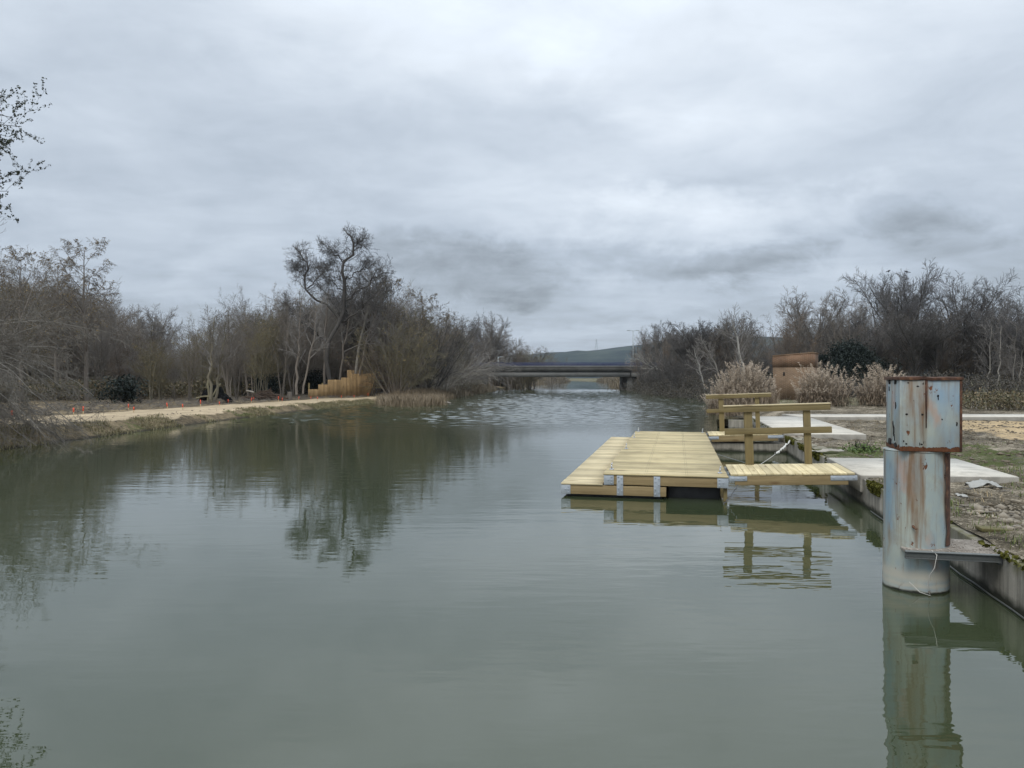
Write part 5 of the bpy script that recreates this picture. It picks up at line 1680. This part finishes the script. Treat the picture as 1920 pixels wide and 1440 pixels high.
# dense wood masses behind
def wood_mass(name, spots, seed, label, keys, hs):
    Vs, Qs, n = [], [], 0
    rg_ = np.random.default_rng(seed)
    cache = {}
    for key in keys:
        mc = PROTO[key][2]; v = np.empty(len(mc.vertices) * 3, np.float32); mc.vertices.foreach_get('co', v)
        l = np.empty(len(mc.loops), np.int32); mc.loops.foreach_get('vertex_index', l)
        mt_ = PROTO[key][1]; v2 = np.empty(len(mt_.vertices) * 3, np.float32); mt_.vertices.foreach_get('co', v2)
        l2 = np.empty(len(mt_.loops), np.int32); mt_.loops.foreach_get('vertex_index', l2)
        v = v.reshape(-1, 3); v2 = v2.reshape(-1, 3)
        cache[key] = (np.vstack([v, v2]), np.concatenate([l, l2 + len(v)]).reshape(-1, 4), PROTO[key][3])
    for X, Y, h in spots:
        key = keys[rg_.integers(0, len(keys))]; v, q, top = cache[key]
        a_ = rg_.random() * 6.28; s = h / top; c_, s_ = math.cos(a_), math.sin(a_)
        w = np.stack([(v[:, 0] * c_ - v[:, 1] * s_) * s * 1.15 + X, (v[:, 0] * s_ + v[:, 1] * c_) * s * 1.15 + Y, v[:, 2] * s + zg(X, Y) - .1], 1)
        Vs.append(w.astype(np.float32)); Qs.append(q + n); n += len(w)
    o = link(name, mesh_from(name, np.vstack(Vs), [np.vstack(Qs)]), 'twig_brown' if seed < 202 else 'twig_slate')
    tag(o, label, 'woodland', kind='stuff')


sp = []
rg = np.random.default_rng(95)
for k in range(85):
    px = rg.uniform(-90, 860); Y = rg.uniform(62, 100) if px < 600 else rg.uniform(76, 112)
    X = (px - 960) / F * Y
    if X > XL(Y) - 4: continue
    top = np.interp(px, *sil_l) + rg.uniform(25, 75) + (22 if px < 250 else 0)
    sp.append((X, Y, (HOR - top) * Y / F + 1.6))
wood_mass('woodland', sp, 201, 'dense brown mass of bare trees at the back of the left wood', ['shrub0', 'shrub1', 'slim0'], 7)
sp = []
for k in range(80):
    px = rg.uniform(1190, 2000); Y = np.interp(px, [1190, 1320, 1500, 1950], [118, 98, 84, 72]) + rg.uniform(0, 30)
    X = (px - 960) / F * Y
    top = np.interp(px, *sil_r) + rg.uniform(45, 95)
    sp.append((X, Y, (HOR - top) * Y / F + 1.6))
wood_mass('woodland', sp, 202, 'dense dark mass of bare trees at the back of the right wood', ['shrub0', 'slim3', 'slim0'], 7)
sp = []
for k in range(40):
    Y = rg.uniform(140, 330); s = rg.random() < .5
    X = XL(Y) - rg.uniform(8, 60) if s else XR(Y) + rg.uniform(8, 60)
    sp.append((X, Y, rg.uniform(2.5, 5.0)))
wood_mass('woodland', sp, 203, 'low scrub woodland beyond the bridge', ['shrub0', 'slim0'], 4)

# crows
bpy.context.view_layer.update()
_mc = PROTO['round0'][2]; _v = np.empty(len(_mc.vertices) * 3, np.float32); _mc.vertices.foreach_get('co', _v); _v = _v.reshape(-1, 3)
_M = np.array(TALL.matrix_world); _w = _v @ _M[:3, :3].T + _M[:3, 3]
_px = 960 + F * _w[:, 0] / _w[:, 1]


def perch(px):
    q = _w[np.abs(_px - px) < 5]; p = q[np.argmax(q[:, 2])]
    return (float(p[0]), float(p[1]), float(p[2]) + .08)


def crow(px, label, rz):
    e = empty('crow', perch(px), rz); tag(e, label, 'bird')
    n_ = 10; t = np.linspace(0, 1, n_)
    p = np.stack([-.22 + .44 * t, t * 0, .02 + .16 * t ** 1.5], 1)
    r_ = np.array([.012, .03, .045, .075, .09, .095, .08, .055, .052, .02])
    mb = MB().tube(p, r_, 10); mb.tube([(.21, 0, .175), (.25, 0, .175), (.30, 0, .16)], [.028, .018, .004], 6)
    mb.tube([(-.2, 0, .03), (-.34, 0, -.03)], [.03, .045], 6)
    mb.build('body', 'crow_black', e, 0, True)
    l = MB()
    for s in (-.03, .03): l.tube([(.02, s, .03), (.03, s, -.10)], .008, 5)
    l.build('leg', 'crow_black', e)


crow(1666, 'crow perched on the left shoulder of the tallest right-bank tree', .4)
crow(1705, 'crow perched at the very top of the tallest right-bank tree', 2.6)

# ------------------------------------------------------------------ the near willow at the left edge
rg = np.random.default_rng(121)
k = 46
a_ = rg.uniform(-1.1, .8, k)
D_ = unit(np.stack([np.cos(a_) * 1.0, np.sin(a_) * .9 - .25, rg.uniform(.02, 1.2, k)], 1))
Pb = np.stack([rg.normal(0, .35, k), rg.normal(0, .5, k), rg.uniform(.2, 2.0, k)], 1)
lvw = tree(122, (Pb, D_, rg.uniform(3.0, 6.6, k), rg.uniform(.018, .036, k)), [
    dict(n=10, wig=.08, trop=-.095, tip=.22), dict(k=12, n=6, wig=.10, trop=-.055, ratio=.42, ang=30, t0=.2, rr=.5), dict(k=8, n=4, wig=.12, trop=-.06, ratio=.5, ang=30, t0=.1, rr=.6, rmin=.0065), dict(k=4, n=3, wig=.12, trop=-.06, ratio=.5, ang=32, t0=.1, rr=.7)])
wl = empty('drooping_willow', (-18.1, 22.3, .45)); tag(wl, 'near leafless willow drooping grey branches over the bank into the water, left edge', 'tree')
mb = MB().tube(poly([(-1.2, 0, -.3), (-.7, .1, 1.2), (-.2, -.1, 2.6), (.1, .1, 4.2), (.3, 0, 6)], 12), np.linspace(.28, .05, 12), 9)
V, Q = tubes(*lvw[0], 6); mb.add(V, Q); mb.build('trunk', 'bark_pale', wl, 0, True)
V, Q = levels_mesh('c', lvw[1:], (4, 3, 3)); link('crown', mesh_from('crown', V, [Q]), 'twig_willow', wl)
lvu = tree(131, stems(132, 9, 6.3, .06, .55, .6), [
    dict(n=9, wig=.06, trop=.02, tip=.2), dict(k=10, n=6, wig=.10, trop=.05, ratio=.42, ang=36, t0=.25, rr=.5), dict(k=7, n=4, wig=.12, trop=.04, ratio=.45, ang=36, rr=.6, rmin=.005), dict(k=4, n=3, wig=.12, trop=.03, ratio=.5, ang=36, rr=.7)])
wl = empty('willow_tree', (-17.4, 24.0, .5)); tag(wl, 'upright bare willow with thin shoots rising behind the drooping willow', 'tree')
V, Q = tubes(*lvu[0], 6); link('trunk', mesh_from('trunk', V, [Q]), 'bark_grey', wl, True)
V, Q = levels_mesh('c', lvu[1:], (4, 3, 3)); link('crown', mesh_from('crown', V, [Q]), 'twig_grey', wl)

# evergreen oak whose branch tips reach into the top left corner
oe = empty('leafy_tree', (-15.95, 17.2, .5)); tag(oe, 'small-leaved dark tree whose branch tips reach into the upper left corner', 'tree')
rg = np.random.default_rng(141)
MB().tube(poly([(0, 0, -.8), (.2, 0, 2), (-.1, .2, 4.5), (.3, 0, 7), (.5, 0, 9.2)], 14), np.linspace(.26, .07, 14), 9).build('trunk', 'bark_dark', oe, 0, True)
k = 22
Pb = np.stack([rg.uniform(.0, .5, k), rg.normal(0, .2, k), rg.uniform(5.5, 8.2, k)], 1)
a_ = rg.uniform(-1.1, 1.1, k)
lvo = tree(142, (Pb, unit(np.stack([np.cos(a_), np.sin(a_), rg.uniform(-.1, .6, k)], 1)), rg.uniform(3.0, 4.6, k), rg.uniform(.025, .045, k)), [
    dict(n=9, wig=.10, trop=-.02, tip=.2), dict(k=9, n=6, wig=.12, trop=.06, ratio=.34, ang=45, t0=.3, rr=.5, fall=.35), dict(k=5, n=4, wig=.12, trop=.10, ratio=.5, ang=45, t0=.2, rr=.6, rmin=.005, fall=.3)])
V, Q = levels_mesh('c', lvo, (5, 4, 3)); nb = len(Q)
pts = np.vstack([lvo[2][0][:, 1:].reshape(-1, 3), lvo[1][0][:, 2:].reshape(-1, 3)]); pts = np.repeat(pts, 5, 0)
LV, LQ = leaf_cards(rg, pts + rg.normal(0, .022, pts.shape), .033, 1.9)
me = mesh_from('crown', np.vstack([V, LV]), [Q, LQ + len(V)]); link('crown', me, 'bark_dark', oe); me.materials.append(MATS['leaf_black'])
idx = np.zeros(len(me.polygons), np.int32); idx[nb:] = 1; me.polygons.foreach_set('material_index', idx)
#@@WORLD

# ------------------------------------------------------------------ sky, sun, camera
HAZE = .00010
SUN_EL, SUN_AZ = R(48), R(205)      # azimuth clockwise from +Y: behind the camera, a little to the left
wd = bpy.data.worlds.new('World'); sc.world = wd; wd.use_nodes = True
nt = wd.node_tree; N = NT(nt)
bg = nt.nodes['Background']
sky = N.n('ShaderNodeTexSky'); sky.sky_type = 'NISHITA'; sky.sun_disc = False
sky.sun_elevation = SUN_EL; sky.sun_rotation = SUN_AZ
d = N.coord('Generated'); dn = N.n('ShaderNodeVectorMath', operation='NORMALIZE'); N.put(dn.inputs[0], d); d = dn.outputs[0]
x, y, z = N.sep(d)
zc = N.m('MAXIMUM', z, 0.0)
# flat cloud deck seen in perspective
inv = N.m('DIVIDE', 1.0, N.m('ADD', zc, .10))
pl_ = N.comb(N.m('MULTIPLY', x, inv), N.m('MULTIPLY', y, inv), 0.0)
c1 = N.noise(N.map(pl_, (.75, 1.0, 1), (3.1, 1.7, 0)), 1.0, 7, .56, .35)
c2 = N.noise(N.map(pl_, (2.0, 2.6, 1), (1.3, 4.2, 0)), 1.0, 8, .6, .5)
c3 = N.noise(N.map(d, (1, 1, 2.3)), 6.5, 7, .58, .5)
az = N.m('ARCTAN2', x, y); el = N.m('ARCSINE', z)
wob = N.noise(N.map(d, (1, 1, 1.7), (4, 2, 1)), 5.5, 6, .6, .4)
wob2 = N.noise(N.map(d, (1, 1, 1.7), (1, 7, 3)), 5.5, 6, .6, .4)
azw = N.m('ADD', az, N.m('MULTIPLY', N.m('SUBTRACT', wob, .5), .34))
elw = N.m('ADD', el, N.m('MULTIPLY', N.m('SUBTRACT', wob2, .5), .15))


edge_n = N.noise(N.map(d, (1, 1, 1.7), (2, 5, 8)), 11.0, 7, .62, .3)


def lobe(px, py, sx, sy, amp, sharp=1.0):
    a0 = math.atan((px - 960) / F); e0 = math.atan((HOR - py) / math.hypot(F, px - 960))
    u = N.m('MULTIPLY', N.m('SUBTRACT', azw, a0), F / sx); v = N.m('MULTIPLY', N.m('SUBTRACT', elw, e0), F / sy)
    q = N.m('ADD', N.m('MULTIPLY', u, u), N.m('MULTIPLY', v, v))
    if sharp > 1:      # ragged cumulus edge
        t = N.m('ADD', N.m('SUBTRACT', 1.25, q), N.m('MULTIPLY', N.m('SUBTRACT', edge_n, .5), 4.2))
        o = N.n('ShaderNodeMapRange', interpolation_type='SMOOTHSTEP'); N.put(o.inputs[0], t)
        o.inputs[1].default_value = -.5; o.inputs[2].default_value = 1.8
        return N.m('MULTIPLY', o.outputs[0], amp)
    return N.m('MULTIPLY', N.m('EXPONENT', N.m('MULTIPLY', q, -1.0)), amp)


# overcast luminance gradient: brighter towards the zenith
base = N.ramp(N.m('MULTIPLY', el, 1 / 1.5708), [(0.0, .385), (.03, .43), (.10, .54), (.2, .615), (.28, .70), (.36, .92), (.5, 1.2), (1.0, 1.7)])
val = base
for lb in [(960, 40, 330, 110, .11), (880, 500, 330, 90, -.05), (1450, 470, 420, 90, -.045), (1020, 90, 120, 50, .07), (1480, 150, 420, 130, .05), (1350, 420, 300, 60, .13, 1.5), (1130, 395, 260, 60, .07),
           (1260, 215, 130, 60, .05), (640, 40, 160, 60, .05), (1090, 520, 120, 35, .08), (1560, 470, 70, 60, .08), (350, 545, 130, 30, .07), (1330, 555, 330, 22, .05), (1150, 625, 330, 26, .06),
           (320, 210, 330, 120, -.05), (880, 240, 230, 80, -.05), (880, 500, 190, 48, -.14, 1.6), (990, 540, 90, 28, -.06), (1300, 490, 230, 40, -.13, 1.6), (1455, 490, 90, 55, -.10, 1.5),
           (1680, 425, 150, 42, -.15, 1.6), (1820, 480, 150, 50, -.08), (1290, 350, 60, 18, -.06), (1400, 330, 70, 25, -.05), (1780, 250, 300, 90, -.04), (500, 380, 350, 60, -.04), (1000, 590, 400, 18, -.04), (1700, 560, 200, 30, -.05)]:
    lb = list(lb); lb[4] *= 1.02 if lb[4] < 0 else 1.1
    val = N.m('ADD', val, lobe(*lb))
val = N.m('ADD', val, N.m('MULTIPLY', N.m('SUBTRACT', c1, .5), .24))
val = N.m('ADD', val, N.m('MULTIPLY', N.m('SUBTRACT', c2, .5), .21))
val = N.m('ADD', val, N.m('MULTIPLY', N.m('SUBTRACT', c3, .5), .22))
val = N.m('MAXIMUM', val, .14)
tint = N.ramp(val, [(.22, (.87, .99, 1.12)), (.48, (.87, .995, 1.155)), (.75, (.915, 1.0, 1.10))])
cl = N.mix(1.0, tint, N.comb(val, val, val), 'MULTIPLY')
STR = .1
cl = N.mix(1.0, cl, (1 / STR, 1 / STR, 1 / STR), 'MULTIPLY')
N.put(bg.inputs['Color'], N.mix(.95, sky.outputs[0], cl))
bg.inputs['Strength'].default_value = STR

sl = bpy.data.lights.new('sun', 'SUN'); sl.energy = 1.4; sl.angle = R(25); sl.color = (1, .95, .86)
so = bpy.data.objects.new('sun', sl); COL.objects.link(so)
dirv = Vector((math.sin(SUN_AZ) * math.cos(SUN_EL), math.cos(SUN_AZ) * math.cos(SUN_EL), math.sin(SUN_EL)))
so.rotation_euler = dirv.to_track_quat('Z', 'Y').to_euler(); so.location = dirv * 50

hz = MB().box(-2700, 2700, -130, 4200, -3, 110).build('haze', None)
m, nt, b = new_mat('haze_air'); nt.nodes.remove(b)
pv = nt.nodes.new('ShaderNodeVolumePrincipled'); pv.inputs['Color'].default_value = (.80, .88, 1, 1); pv.inputs['Density'].default_value = HAZE
nt.links.new(pv.outputs[0], nt.nodes['Material Output'].inputs['Volume']); hz.data.materials.append(m)
tag(hz, 'thin damp haze over the river valley', 'haze', kind='stuff')

cam = bpy.data.cameras.new('camera'); co = bpy.data.objects.new('camera', cam); COL.objects.link(co)
cam.sensor_width = 36; cam.lens = 36 * F / 1920; cam.shift_y = -(720 - HOR) / 1920
cam.clip_start = .05; cam.clip_end = 8000
co.location = (0, 0, EYE); co.rotation_euler = (R(90), 0, 0)
sc.camera = co
sc.view_settings.view_transform = 'Standard'; sc.view_settings.look = 'None'
sc.view_settings.exposure = .24; sc.view_settings.gamma = 1; sc.view_settings.use_curve_mapping = False
sc.cycles.max_bounces = 5; sc.cycles.diffuse_bounces = 2; sc.cycles.glossy_bounces = 3
sc.cycles.use_denoising = True; sc.cycles.denoiser = 'OPENIMAGEDENOISE'; sc.cycles.denoising_prefilter = 'ACCURATE'; sc.cycles.denoising_input_passes = 'RGB_ALBEDO_NORMAL'
